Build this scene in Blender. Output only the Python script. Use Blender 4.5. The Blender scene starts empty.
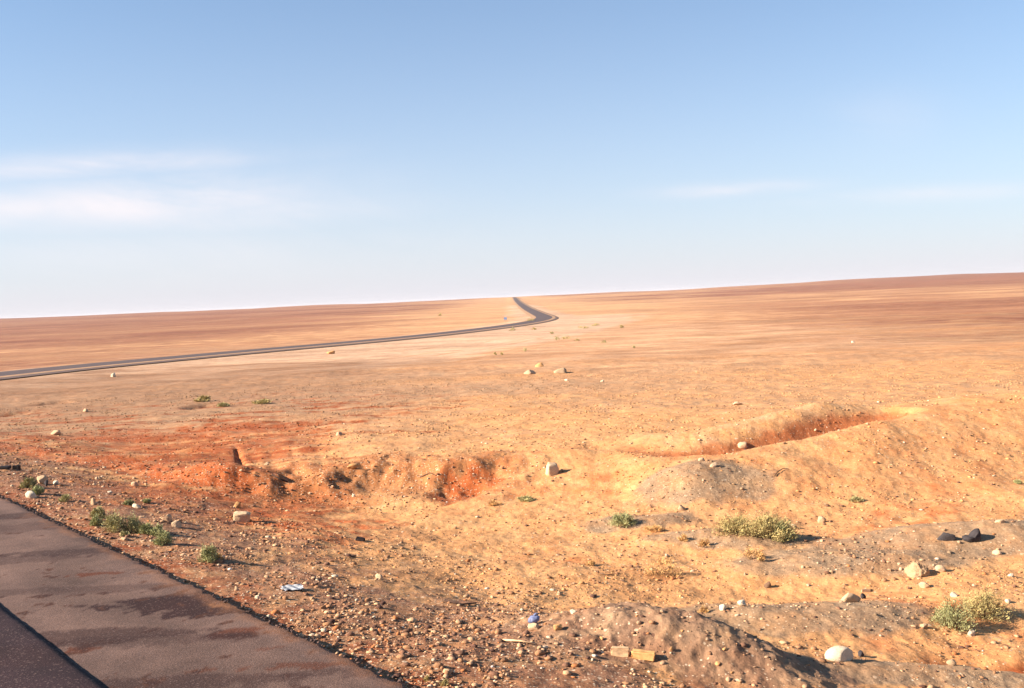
import bpy, math, random
import numpy as np
from mathutils import Vector, Matrix, Euler

random.seed(7)
rng = np.random.default_rng(11)
scene = bpy.context.scene
COL = scene.collection

# ------------------------------------------------------------------ camera
F_PX = 995.0
ZC = 2.8
ROLL = math.radians(2.5)
PITCH = math.atan(46.5 / F_PX)
Fv = np.array([0, math.cos(PITCH), -math.sin(PITCH)])
R0 = np.array([1.0, 0, 0])
U0 = np.array([0, math.sin(PITCH), math.cos(PITCH)])
Rv = math.cos(ROLL) * R0 - math.sin(ROLL) * U0
Uv = math.sin(ROLL) * R0 + math.cos(ROLL) * U0
CAM = np.array([0, 0, ZC])


def ray(px, py):
    d = Fv * F_PX + Rv * (px - 512) + Uv * (344 - py)
    return d / np.linalg.norm(d)


def W(px, py, z):
    """point of the horizontal plane z seen at a place of the photograph"""
    d = ray(px, py)
    t = (z - ZC) / d[2]
    p = CAM + d * t
    return np.array([p[0], p[1]])


def AZ(px, py=440):
    d = ray(px, py)
    return math.atan2(d[0], d[1])


cam_d = bpy.data.cameras.new('camera')
cam = bpy.data.objects.new('camera', cam_d)
COL.objects.link(cam)
cam_d.sensor_width = 36
cam_d.lens = 36 * F_PX / 1024
cam_d.clip_start = 0.1
cam_d.clip_end = 60000
M = Matrix(((Rv[0], Uv[0], -Fv[0]), (Rv[1], Uv[1], -Fv[1]), (Rv[2], Uv[2], -Fv[2])))
cam.matrix_world = Matrix.Translation(Vector(CAM)) @ M.to_4x4()
scene.camera = cam

# ------------------------------------------------------------------ noise
_p = np.random.default_rng(5).permutation(256)
PERM = np.concatenate([_p, _p]).astype(np.int64)
_ga = np.random.default_rng(6).uniform(0, 2 * np.pi, 256)
GX, GY = np.cos(_ga).astype(np.float32), np.sin(_ga).astype(np.float32)


def pn(x, y, seed=0):
    x = x + seed * 17.37
    y = y - seed * 9.71
    xf = np.floor(x)
    yf = np.floor(y)
    xi = xf.astype(np.int64) & 255
    yi = yf.astype(np.int64) & 255
    u = (x - xf).astype(np.float32)
    v = (y - yf).astype(np.float32)
    su = u * u * u * (u * (u * 6 - 15) + 10)
    sv = v * v * v * (v * (v * 6 - 15) + 10)

    def g(ix, iy, dx, dy):
        h = PERM[PERM[ix & 255] + (iy & 255)]
        return GX[h] * dx + GY[h] * dy
    a = g(xi, yi, u, v)
    b = g(xi + 1, yi, u - 1, v)
    c = g(xi, yi + 1, u, v - 1)
    d = g(xi + 1, yi + 1, u - 1, v - 1)
    return (a + su * (b - a) + sv * ((c + su * (d - c)) - (a + su * (b - a)))) * 1.5


def fbm(x, y, s, octv=3, seed=0, gain=0.5):
    r = 0
    a = 1
    for i in range(octv):
        r = r + a * pn(x / s, y / s, seed + i * 3)
        s *= 0.49
        a *= gain
    return r


def sst(e0, e1, x):
    t = np.clip((x - e0) / (e1 - e0), 0, 1)
    return t * t * (3 - 2 * t)


# ------------------------------------------------------------------ near road line
A_ = W(410, 688, 0.0)
B_ = W(0, 497, 0.0)
RD = (B_ - A_) / np.linalg.norm(B_ - A_)
RN = np.array([-RD[1], RD[0]])
if RN[0] < 0:
    RN = -RN
EDGE = float(A_ @ RN) + .04
SEAM = float(((W(0, 605, 0) + W(100, 688, 0)) / 2) @ RN)


def road_z(x, y):
    s = x * RD[0] + y * RD[1]
    return -2.0 * sst(22, 95, s) - 1.2 * sst(95, 400, np.abs(s))


# ------------------------------------------------------------------ plain profile
_pr = np.array([0, 20, 27, 36, 48, 62, 80, 110, 160, 220, 330, 450, 600, 800, 1000, 1400, 1800, 2300, 2800, 3600, 5000, 8000, 16000])
_pz = np.array([-1.0, -0.85, -0.9, -1.15, -1.6, -1.95, -2.25, -2.6, -3.4, -4.3, -5.3, -5.8, -5.7, -5.1, -4.2, -1.8, 0.5, 2.2, 3.0, 2.5, 0, -10, -60])
_lr = np.linspace(0, math.log(16001), 700)
_lz = np.interp(np.exp(_lr) - 1, _pr, _pz)
_k = np.hanning(23)
_k /= _k.sum()
_lz = np.convolve(np.pad(_lz, 11, mode='edge'), _k, mode='valid')


def plain(x, y):
    r = np.hypot(x, y)
    z = np.interp(np.log(r + 1), _lr, _lz)
    az = np.arctan2(x, y)
    far = sst(900, 2600, r)
    z = z + far * (sst(0.02, 0.42, az) * 8.5 + sst(-0.05, -0.4, az) * 2.0) * 1.0
    z = z + sst(1500, 2600, r) * fbm(az * 6, r / 4000, 1.0, 3, 4) * 3.2
    z = z + sst(120, 500, r) * fbm(x, y, 260, 2, 8) * 0.35
    return z


def march_plain(px, py):
    d = ray(px, py)
    t = np.exp(np.linspace(math.log(4), math.log(5000), 6000))
    P = CAM[None] + d[None] * t[:, None]
    h = plain(P[:, 0], P[:, 1])
    k = np.argmax(P[:, 2] < h)
    return P[k, :2]


# ------------------------------------------------------------------ highway centre line
_hp = [(-140, 397.5), (-60, 387), (0, 378.5), (60, 371.8), (120, 366.3), (180, 360.5), (240, 354.6), (300, 349.4), (360, 344), (420, 338), (470, 332.2), (510, 327), (538, 322.4)]
hw = [march_plain(*p) for p in _hp]
far_px = [(547, 318.6), (538, 315.2), (529, 310.5), (521.5, 305.5), (517, 301.5), (515, 299.2)]
hw += [march_plain(*p) for p in far_px]
hw = np.array(hw)
# resample smooth
_s = np.concatenate([[0], np.cumsum(np.hypot(*np.diff(hw, axis=0).T))])
ss = [0.0]
while ss[-1] < _s[-1]:
    q_ = np.interp(ss[-1], _s, np.hypot(hw[:, 0], hw[:, 1]))
    ss.append(ss[-1] + max(3.0, q_ * 0.03))
ss = np.array(ss[:-1] + [_s[-1]])
HW = np.stack([np.interp(ss, _s, hw[:, 0]), np.interp(ss, _s, hw[:, 1])], 1)
for _ in range(14):
    HW[1:-1] = (HW[:-2] + 2 * HW[1:-1] + HW[2:]) / 4
# run on past both ends
e = HW[-1] - HW[-3]
e /= np.linalg.norm(e)
HW = np.vstack([HW, HW[-1] + e * 150, HW[-1] + e * 400])
b0 = HW[0] - HW[3]
b0 /= np.linalg.norm(b0)
HW = np.vstack([HW[0] + b0 * 40, HW[0] + b0 * 20, HW])
HWZ = plain(HW[:, 0], HW[:, 1])
for _ in range(30):
    HWZ[1:-1] = (HWZ[:-2] + 2 * HWZ[1:-1] + HWZ[2:]) / 4
HWZ += 0.35


def hw_dist(x, y):
    """distance to the highway centre line and its height there"""
    best = np.full(x.shape, 1e9)
    bz = np.zeros(x.shape)
    bside = np.zeros(x.shape)
    for i in range(len(HW) - 1):
        a = HW[i]
        d = HW[i + 1] - a
        L2 = d @ d
        t = np.clip(((x - a[0]) * d[0] + (y - a[1]) * d[1]) / L2, 0, 1)
        ex = x - (a[0] + t * d[0])
        ey = y - (a[1] + t * d[1])
        dd = ex * ex + ey * ey
        m = dd < best
        best = np.where(m, dd, best)
        bz = np.where(m, HWZ[i] + t * (HWZ[i + 1] - HWZ[i]), bz)
        bside = np.where(m, d[0] * ey - d[1] * ex, bside)
    return np.sqrt(best), bz, bside


# ------------------------------------------------------------------ bank, berm, mounds
lx = np.array([-60, 0, 60, 150, 215, 265, 300, 325, 350, 385, 420, 440, 470, 520, 600, 690, 740, 790, 830, 870, 900, 960, 1024, 1100])
ly = np.array([455, 455, 462, 470, 473, 474, 462, 470, 460, 456, 456, 461, 458, 452, 448, 457, 448, 441, 428, 420, 411, 403, 396, 388])
lz_ = np.array([-.9, -.9, -.9, -.85, -.8, -.8, -.72, -.76, -.72, -.7, -.7, -.7, -.7, -.7, -.68, -.64, -.58, -.5, -.38, -.3, -.25, -.22, -.2, -.2])
lamp = np.array([.12, .12, .15, .26, .30, .34, .38, .42, .48, .52, .52, .52, .52, .48, .50, .55, .62, .7, .82, .9, .95, .98, 1.0, 1.0])
lwid = np.array([2.5, 2.5, 2.2, 2.2, 2.1, 2.0, 2.0, 2.0, 2.0, 2.0, 2.0, 1.9, 2.1, 2.7, 3.2, 3.6, 3.8, 4.2, 5.0, 5.8, 6.5, 7.0, 7.0, 7.0])
_lp = [W(a, b, c) for a, b, c in zip(lx, ly, lz_)]
laz = np.array([math.atan2(p[0], p[1]) for p in _lp])
lr_ = np.array([math.hypot(p[0], p[1]) for p in _lp])
_da = np.linspace(laz[0], laz[-1], 500)
_hk = np.hanning(27)
_hk /= _hk.sum()


def _sm(v):
    w_ = np.interp(_da, laz, v)
    return np.convolve(np.pad(w_, 13, mode='edge'), _hk, mode='valid')


lr_, lz_, lamp, lwid = _sm(lr_), _sm(lz_), _sm(lamp), _sm(lwid)
laz = _da

# mound: px, py, z plane, half width (m), half depth (m), height, angle of the long axis (deg)
MOUNDS = [
    (632, 650, -0.75, 1.25, 0.80, 0.62, -14),
    (715, 672, -0.80, 1.1, 0.50, 0.34, -30),
    (520, 668, -0.6, 0.9, 0.4, 0.12, -20),
    (800, 622, -1.10, 1.6, 0.75, 0.26, 4),
    (706, 494, -1.10, 1.35, 1.0, 0.22, 0),
    (640, 520, -1.15, 0.9, 0.5, 0.10, -8),
    (720, 540, -1.15, 1.2, 0.5, 0.14, -12),
    (850, 563, -1.15, 1.8, 0.75, 0.20, -2),
    (960, 532, -1.10, 1.5, 0.7, 0.20, 0),
    (1010, 538, -1.10, 1.5, 0.6, 0.16, 0),
    (212, 490, -1.05, 1.15, 0.85, 0.30, 0),
    (985, 590, -1.15, 1.3, 0.9, 0.10, 0),
    (900, 684, -1.1, 1.5, 0.35, 0.12, 0),
]
MW = [(W(a, b, c), d, e_, h, math.radians(an)) for a, b, c, d, e_, h, an in MOUNDS]
GREY = [0, 1, 2, 3, 4, 5, 6, 7, 8, 9, 12]
GOUGES = [(322, 490, -1.0, .6, .6, .05, -20), (352, 497, -1.05, .6, .5, .05, 0), (456, 484, -1.0, .5, .7, .20, 0), (476, 470, -.8, .6, .5, .12, 0),
          (14, 408, -1.5, 1.3, 1.2, .32, 0), (52, 399, -1.7, .9, 1.2, .28, 0), (203, 402, -1.4, .7, 1.2, .3, 0), (150, 492, -1.0, 1.2, .5, .12, 0),
          (990, 661, -1.1, .7, .22, .10, 0), (400, 498, -1.05, 1.0, .4, .1, 0)]
GWs = [(W(a, b, c), d, e_, h, math.radians(an)) for a, b, c, d, e_, h, an in GOUGES]
# heap ridges behind the trench
RIDGE = [(575, 452, 1.3, .8), (610, 439, 1.7, 1), (650, 436, 1.9, 1), (690, 433, 2.2, 1), (740, 424, 2.5, 1), (785, 411, 2.8, 1), (818, 401, 3.0, 1), (850, 405, 2.9, 1), (885, 411, 2.4, .6), (905, 410, 2.0, 0)]
RW, TW = [], []
for px_, py_, dr_, k_ in RIDGE:
    d_ = ray(px_, py_)
    a_z = math.atan2(d_[0], d_[1])
    rl = np.interp(a_z, laz, lr_)
    r2 = rl + dr_
    zt_ = ZC + d_[2] / math.hypot(d_[0], d_[1]) * r2
    cr_ = np.interp(a_z, laz, lz_)
    t_ = min(max(dr_ / 9, 0), 1)
    t_ = t_ * t_ * (3 - 2 * t_)
    base_ = cr_ * (1 - t_) + float(plain(np.array([r2 * math.sin(a_z)]), np.array([r2 * math.cos(a_z)]))[0]) * t_
    RW.append((np.array([r2 * math.sin(a_z), r2 * math.cos(a_z)]), max(0.0, zt_ - base_) * k_))
    dep = np.interp(px_, [600, 650, 740, 800, 860, 900, 912], [.04, .16, .40, .55, .5, .22, 0])
    r3 = rl + .42 * dr_
    TW.append((np.array([r3 * math.sin(a_z), r3 * math.cos(a_z)]), dep))


def _smooth_line(pts):
    P = np.array([[p[0][0], p[0][1], p[1]] for p in pts])
    t = np.linspace(0, len(P) - 1, 46)
    Q = np.stack([np.interp(t, np.arange(len(P)), P[:, k]) for k in range(3)], 1)
    for _ in range(12):
        Q[1:-1] = (Q[:-2] + 2 * Q[1:-1] + Q[2:]) / 4
    Q[0, 2] = Q[-1, 2] = 0
    Q[1, 2] *= .5
    Q[-2, 2] *= .5
    return [(q[:2], q[2]) for q in Q]


RW[0] = (RW[0][0], 0.0)
RW, TW = _smooth_line(RW), _smooth_line(TW)



def gaussm(x, y, m, sharp=1.0):
    c, a, b, h, an = m
    dx = x - c[0]
    dy = y - c[1]
    u = dx * math.cos(an) + dy * math.sin(an)
    v = -dx * math.sin(an) + dy * math.cos(an)
    d = (u / a) ** 2 + (v / b) ** 2
    return np.exp(-np.power(d, 1.25) * sharp)


def polyridge(x, y, pts, width):
    best = np.full(x.shape, 1e9)
    hh = np.zeros(x.shape)
    for i in range(len(pts) - 1):
        a, ha = pts[i]
        b, hb = pts[i + 1]
        d = b - a
        t = np.clip(((x - a[0]) * d[0] + (y - a[1]) * d[1]) / (d @ d), 0, 1)
        dd = (x - a[0] - t * d[0]) ** 2 + (y - a[1] - t * d[1]) ** 2
        m = dd < best
        best = np.where(m, dd, best)
        hh = np.where(m, ha + t * (hb - ha), hh)
    return hh * np.exp(-best / width ** 2), best


def bankstuff(x, y):
    r = np.hypot(x, y)
    az = np.arctan2(x, y)
    wob = fbm(x, y, 1.6, 3, 21) * 0.30
    lip = np.interp(az, laz, lr_) + wob * sst(0.35, 0.1, np.abs(az - 0.5) * 0 + np.interp(az, laz, lwid) / 20) * 1.0
    amp = np.interp(az, laz, lamp)
    wid = np.interp(az, laz, lwid)
    s = (r - lip) / wid
    return s, amp, wid, lip


def near_mask(x, y):
    return np.hypot(x, y) < 70


FURROWS = [(0, .09), (15, .012), (33, .02), (41, .010), (56, .018), (83, .014)]


def height(x, y, detail=True):
    x = np.asarray(x, dtype=np.float64)
    y = np.asarray(y, dtype=np.float64)
    z = plain(x, y)
    r = np.hypot(x, y)
    az = np.arctan2(x, y)
    q = x * RN[0] + y * RN[1] - EDGE
    nm = r < 75
    xn, yn = x[nm], y[nm]
    if xn.size:
        rn = r[nm]
        zp = z[nm]
        s, amp, wid, lip = bankstuff(xn, yn)
        # crest level of the lip minus the bank height, running back onto the plain
        crest = np.interp(np.arctan2(xn, yn), laz, lz_)
        bank = sst(-1.0, 0.02, s)
        sharp = sst(-0.85, 0.0, s + 0.18 * fbm(xn, yn, .5, 2, 31))
        mixs = np.clip((3.0 - wid) / 1.5, 0, 1)
        bank = bank * (1 - mixs) + sharp * mixs
        floor = crest - amp
        beyond = sst(0, 9, rn - lip)
        zz = (floor + amp * bank) * (1 - beyond) + zp * beyond
        rr, _ = polyridge(xn, yn, RW, 1.0)
        tt, _ = polyridge(xn, yn, TW, 0.62)
        zz = zz + rr - tt
        for m in MW:
            zz = zz + m[3] * gaussm(xn, yn, m)
        for m in GWs:
            zz = zz - m[3] * gaussm(xn, yn, m) * (1 + .3 * pn(xn * 2.3, yn * 2.3, 4))
        qn = q[nm]
        # verge falling away from the asphalt
        rz = road_z(xn, yn)
        v = sst(-0.2, 6.5, qn)
        zz = (rz - 0.17 - 0.025 * np.clip(qn, 0, 3)) * (1 - v) + zz * v
        if detail:
            und = sst(0.3, 4, qn)
            zz = zz + und * fbm(xn, yn, 3.5, 3, 40) * 0.07
            zz = zz + sst(.1, 1.5, qn) * fbm(xn, yn, .8, 3, 47) * 0.030
            act = np.exp(-((s + .45) / .5) ** 2) * mixs
            zz = zz + act * sst(.0, .12, np.abs(np.arctan2(xn, yn) + .235)) * (fbm(xn * 1.0, yn * .7, .40, 4, 51) * .035)
            gre = 0
            for i in GREY[:2]:
                gre = gre + gaussm(xn, yn, MW[i], .7)
            zz = zz + np.clip(gre, 0, 1) * (fbm(xn, yn, .45, 2, 55) * .022 + fbm(xn, yn, .13, 2, 56) * .018)
            fine = sst(45, 12, rn)
            zz = zz + fine * sst(.02, .5, qn) * (fbm(xn, yn, .16, 2, 60) * .011)
            for k_, (dx_, dep_) in enumerate(FURROWS):
                a0, a1 = W(236 + dx_, 446, -.82), W(245 + dx_ * .93, 476, -.86)
                d_ = a1 - a0
                t_ = ((xn - a0[0]) * d_[0] + (yn - a0[1]) * d_[1]) / (d_ @ d_)
                wv = .05 * np.sin(t_ * 9 + k_ * 2)
                pd = np.abs((xn - a0[0]) * d_[1] - (yn - a0[1]) * d_[0]) / math.hypot(*d_) + wv * .3
                zz = zz - dep_ * np.exp(-(pd / (.075 + .05 * (k_ > 0))) ** 2) * sst(-.15, .35, t_) * sst(1.1, .8, t_)
            # wheel ruts on the left plain
            ru = xn * 0.30 + yn * 0.954
            rut = np.sin(ru * 3.1 + pn(xn / 6, yn / 6, 3) * 5) * sst(24, 27, rn) * sst(46, 34, rn) * sst(-.05, -.2, np.arctan2(xn, yn))
            zz = zz + rut * .07 * (0.4 + pn(xn / 4, yn / 4, 9))
        z[nm] = zz
    # verge / road bed for the near road outside the frame too
    fm = ~nm
    if fm.any():
        v = sst(-0.2, 14, np.abs(q[fm] + 4) - 4.2)
        ro = sst(900, 400, r[fm])
        zf = (road_z(x[fm], y[fm]) - .10) * (1 - v) + z[fm] * v
        z[fm] = zf * ro + z[fm] * (1 - ro)
        if detail:
            z[fm] = z[fm] + fbm(x[fm], y[fm], 14, 2, 71) * .09 * sst(900, 200, r[fm])
    # under the near road
    under = sst(0.15, -0.05, q) * sst(-14, -12, q)
    z = z * (1 - under) + (road_z(x, y) - 0.16) * under
    # far side of the near road falls to the plain again
    # highway bed
    hm = r > 55
    if hm.any():
        d, hz, side = hw_dist(x[hm], y[hm])
        w_ = sst(15, 5.6, d)
        keep = np.clip(1 - under[hm], 0, 1)
        z[hm] = z[hm] * (1 - w_ * keep) + (hz - .12) * w_ * keep
    return z


# ------------------------------------------------------------------ materials
def new_mat(name):
    m = bpy.data.materials.new(name)
    m.use_nodes = True
    nt = m.node_tree
    b = nt.nodes['Principled BSDF']
    b.inputs['Roughness'].default_value = 0.95
    b.inputs['Specular IOR Level'].default_value = 0.15
    return m, nt, b


def N(nt, t, **kw):
    n = nt.nodes.new(t)
    for k, v in kw.items():
        setattr(n, k, v)
    return n


def noise(nt, vec, scale, detail=4, rough=.6, dist=0):
    n = N(nt, 'ShaderNodeTexNoise')
    n.inputs['Scale'].default_value = scale
    n.inputs['Detail'].default_value = detail
    n.inputs['Roughness'].default_value = rough
    n.inputs['Distortion'].default_value = dist
    nt.links.new(vec, n.inputs['Vector'])
    return n.outputs['Fac']


def ramp(nt, fac, stops):
    r = N(nt, 'ShaderNodeValToRGB')
    els = r.color_ramp.elements
    while len(els) < len(stops):
        els.new(.5)
    for e_, (p, c) in zip(els, stops):
        e_.position = p
        e_.color = c if len(c) == 4 else (*c, 1)
    nt.links.new(fac, r.inputs['Fac'])
    return r.outputs['Color']


def mixc(nt, mode, fac, a, b):
    m = N(nt, 'ShaderNodeMix')
    m.data_type = 'RGBA'
    m.blend_type = mode
    for s, v in ((m.inputs[0], fac), (m.inputs[6], a), (m.inputs[7], b)):
        if hasattr(v, 'links'):
            nt.links.new(v, s)
        elif isinstance(v, (int, float)):
            s.default_value = v
        else:
            s.default_value = (*v, 1) if len(v) == 3 else v
    return m.outputs[2]


def math_(nt, op, a, b=None, c=None):
    m = N(nt, 'ShaderNodeMath', operation=op)
    for s, v in zip(m.inputs, (a, b, c)):
        if v is None:
            continue
        if hasattr(v, 'links'):
            nt.links.new(v, s)
        else:
            s.default_value = v
    return m.outputs[0]


def ground_material():
    m, nt, b = new_mat('desert_soil')
    L = nt.links
    tc = N(nt, 'ShaderNodeTexCoord').outputs['Object']
    at = N(nt, 'ShaderNodeAttribute', attribute_name='soil')
    col = at.outputs['Color']
    st = N(nt, 'ShaderNodeAttribute', attribute_name='stony').outputs['Fac']
    # broad tone changes at several sizes
    for sc, amt, lo, hi in ((.35, .45, .82, 1.10), (2.2, .5, .80, 1.12), (9, .6, .70, 1.20), (30, .6, .66, 1.22)):
        f = noise(nt, tc, sc, 5, .62)
        v = ramp(nt, f, [(.3, (lo, lo * .97, lo * .95)), (.7, (hi, hi, hi))])
        col = mixc(nt, 'MULTIPLY', amt, col, v)
    # hue drift between redder and paler soil
    f = noise(nt, tc, 1.1, 4, .6)
    v = ramp(nt, f, [(.36, (1.03, .93, .86)), (.64, (.98, 1.01, 1.05))])
    col = mixc(nt, 'MULTIPLY', .8, col, v)
    mp2 = N(nt, 'ShaderNodeMapping')
    mp2.inputs['Scale'].default_value = (.35, 1, 1)
    L.new(tc, mp2.inputs['Vector'])
    for sc, amt, lo, hi in ((.012, .6, .80, 1.12), (.07, .7, .78, 1.16), (.5, .8, .72, 1.2), (2.5, .8, .72, 1.2)):
        f = noise(nt, mp2.outputs[0], sc, 9, .72)
        v = ramp(nt, f, [(.36, (lo, lo * .94, lo * .9)), (.62, (hi, hi, hi))])
        far = N(nt, 'ShaderNodeAttribute', attribute_name='far').outputs['Fac']
        col = mixc(nt, 'MULTIPLY', math_(nt, 'MULTIPLY', far, amt), col, v)
    # grains and chips of stone, many of them, in two sizes
    def flecks(scale, lo, hi, color, amount, w=0.0):
        vo = N(nt, 'ShaderNodeTexVoronoi', voronoi_dimensions='2D')
        vo.inputs['Scale'].default_value = scale
        vo.inputs['Randomness'].default_value = 1
        mp = N(nt, 'ShaderNodeMapping')
        mp.inputs['Location'].default_value = (w, w * 1.7, 0)
        L.new(tc, mp.inputs['Vector'])
        L.new(mp.outputs[0], vo.inputs['Vector'])
        sep = N(nt, 'ShaderNodeSeparateColor')
        L.new(vo.outputs['Color'], sep.inputs[0])
        pick = math_(nt, 'GREATER_THAN', sep.outputs[0], math_(nt, 'SUBTRACT', 1.0, math_(nt, 'MULTIPLY', st, amount)))
        size = math_(nt, 'MULTIPLY_ADD', sep.outputs[1], hi - lo, lo)
        ins = math_(nt, 'LESS_THAN', vo.outputs['Distance'], size)
        return math_(nt, 'MULTIPLY', pick, ins), sep.outputs[2]
    f1, t1 = flecks(34, .18, .42, None, .42)
    c1 = ramp(nt, t1, [(.0, (.18, .085, .048)), (.35, (.32, .17, .09)), (.7, (.52, .34, .20)), (1, (.66, .50, .34))])
    col = mixc(nt, 'MIX', f1, col, c1)
    f2, t2 = flecks(14, .12, .34, None, .22, 3.3)
    c2 = ramp(nt, t2, [(.0, (.14, .07, .045)), (.45, (.38, .20, .10)), (1, (.62, .46, .31))])
    col = mixc(nt, 'MIX', f2, col, c2)
    L.new(col, b.inputs['Base Color'])
    # bump
    n1 = noise(nt, tc, 7, 8, .68)
    n2 = noise(nt, tc, 42, 4, .6)
    h = math_(nt, 'MULTIPLY_ADD', n1, .06, math_(nt, 'MULTIPLY', n2, .018))
    h = math_(nt, 'ADD', h, math_(nt, 'MULTIPLY', f1, .010))
    h = math_(nt, 'ADD', h, math_(nt, 'MULTIPLY', f2, .022))
    nb = noise(nt, tc, .25, 6, .65)
    h = math_(nt, 'ADD', h, math_(nt, 'MULTIPLY', nb, .35))
    bp = N(nt, 'ShaderNodeBump')
    bp.inputs['Strength'].default_value = .45
    bp.inputs['Distance'].default_value = 1.0
    L.new(h, bp.inputs['Height'])
    L.new(bp.outputs[0], b.inputs['Normal'])
    return m


def asphalt_material(name, attr=True, base=(.09, .07, .065)):
    m, nt, b = new_mat(name)
    tc = N(nt, 'ShaderNodeTexCoord').outputs['Object']
    if attr:
        col = N(nt, 'ShaderNodeAttribute', attribute_name='tone').outputs['Color']
    else:
        col = N(nt, 'ShaderNodeRGB')
        col.outputs[0].default_value = (*base, 1)
        col = col.outputs[0]
    f = noise(nt, tc, 1.3, 6, .65)
    col = mixc(nt, 'MULTIPLY', .8, col, ramp(nt, f, [(.3, (.78, .78, .8)), (.7, (1.2, 1.18, 1.14))]))
    f = noise(nt, tc, 60, 3, .7)
    col = mixc(nt, 'MULTIPLY', .9, col, ramp(nt, f, [(.3, (.6, .6, .62)), (.7, (1.42, 1.38, 1.34))]))
    vo = N(nt, 'ShaderNodeTexVoronoi')
    vo.inputs['Scale'].default_value = 75
    nt.links.new(tc, vo.inputs['Vector'])
    sep = N(nt, 'ShaderNodeSeparateColor')
    nt.links.new(vo.outputs['Color'], sep.inputs[0])
    chip = math_(nt, 'GREATER_THAN', sep.outputs[0], .93)
    col = mixc(nt, 'MIX', math_(nt, 'MULTIPLY', chip, .35), col, (.20, .13, .11))
    nt.links.new(col, b.inputs['Base Color'])
    b.inputs['Roughness'].default_value = .85
    bp = N(nt, 'ShaderNodeBump')
    bp.inputs['Distance'].default_value = .004
    bp.inputs['Strength'].default_value = .6
    nt.links.new(math_(nt, 'ADD', vo.outputs['Distance'], f), bp.inputs['Height'])
    nt.links.new(bp.outputs[0], b.inputs['Normal'])
    return m


def stone_material(name, c0, c1, attr=None, scale=9):
    m, nt, b = new_mat(name)
    tc = N(nt, 'ShaderNodeTexCoord').outputs['Object']
    f = noise(nt, tc, scale, 6, .65)
    col = ramp(nt, f, [(.3, c0), (.7, c1)])
    if attr:
        a = N(nt, 'ShaderNodeAttribute', attribute_name=attr).outputs['Color']
        col = mixc(nt, 'MULTIPLY', 1.0, a, col)
    else:
        oi = N(nt, 'ShaderNodeObjectInfo')
        v = ramp(nt, oi.outputs['Random'], [(0, (.72, .66, .62)), (.5, (1, .96, .9)), (1, (1.18, 1.16, 1.16))])
        col = mixc(nt, 'MULTIPLY', .8, col, v)
    nt.links.new(col, b.inputs['Base Color'])
    bp = N(nt, 'ShaderNodeBump')
    bp.inputs['Distance'].default_value = .02
    bp.inputs['Strength'].default_value = .7
    nt.links.new(f, bp.inputs['Height'])
    nt.links.new(bp.outputs[0], b.inputs['Normal'])
    return m


def plain_material(name, color, rough=.8, var=.3, scale=12, transl=0):
    m, nt, b = new_mat(name)
    tc = N(nt, 'ShaderNodeTexCoord').outputs['Object']
    f = noise(nt, tc, scale, 4, .6)
    lo = tuple(c * (1 - var) for c in color)
    hi = tuple(min(1, c * (1 + var)) for c in color)
    nt.links.new(ramp(nt, f, [(.32, lo), (.68, hi)]), b.inputs['Base Color'])
    b.inputs['Roughness'].default_value = rough
    return m


MAT_GROUND = ground_material()
MAT_SHOULDER = asphalt_material('shoulder_asphalt')
MAT_LANE = asphalt_material('carriageway_asphalt')
MAT_HW = asphalt_material('highway_asphalt', False, (.095, .070, .068))
MAT_HW_PALE = stone_material('highway_verge_gravel', (.32, .19, .11), (.44, .27, .16), None, .8)
MAT_HW_OUTER = asphalt_material('highway_outer_strip', False, (.15, .10, .08))  # dark strip along the highway, outside its gravel
MAT_PALE = stone_material('pale_limestone', (.44, .29, .17), (.66, .48, .31))
MAT_WHITE = stone_material('white_limestone', (.60, .47, .32), (.76, .65, .50))
MAT_TAN = stone_material('tan_sandstone', (.44, .27, .16), (.62, .42, .27))
MAT_BROWN = stone_material('brown_flint', (.14, .08, .05), (.26, .16, .10))
MAT_ORANGE = stone_material('orange_sandstone', (.52, .26, .10), (.68, .38, .17))
MAT_GREY = stone_material('grey_stone', (.32, .20, .11), (.46, .31, .19))
MAT_DARK = stone_material('charcoal_rock', (.035, .03, .032), (.085, .075, .08))
MAT_GRAVEL = stone_material('gravel', (.8, .8, .8), (1.15, 1.15, 1.15), 'tone', 22)
MAT_BLACK = plain_material('black_scrap', (.02, .014, .014), .6)
MAT_BRICK = plain_material('tan_block', (.60, .38, .21), .9, .25, 18)
MAT_BRICK2 = plain_material('orange_block', (.66, .36, .14), .9, .25, 18)
MAT_BLUE = plain_material('blue_plastic', (.16, .18, .30), .45, .35, 14)
MAT_LBLUE = plain_material('faded_blue_paper', (.36, .36, .37), .8, .3, 9)
MAT_WOOD = plain_material('dark_wood', (.05, .028, .02), .85, .4, 14)
MAT_TWIG = plain_material('twig_bark', (.13, .075, .045), .9, .35, 20)
MAT_LEAF = {
    'green': plain_material('sage_leaves', (.33, .32, .14), .8, .35, 5),
    'grey': plain_material('grey_green_leaves', (.34, .33, .15), .8, .3, 5),
    'yellow': plain_material('yellow_green_leaves', (.42, .33, .135), .8, .3, 5),
    'dry': plain_material('dry_straw_leaves', (.56, .33, .13), .85, .3, 5),
    'olive': plain_material('olive_leaves', (.38, .33, .15), .8, .35, 5),
}
MAT_SIGN = plain_material('sign_blue', (.22, .30, .50), .5, .05)
MAT_METAL = plain_material('post_metal', (.35, .34, .33), .5, .1)


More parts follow.
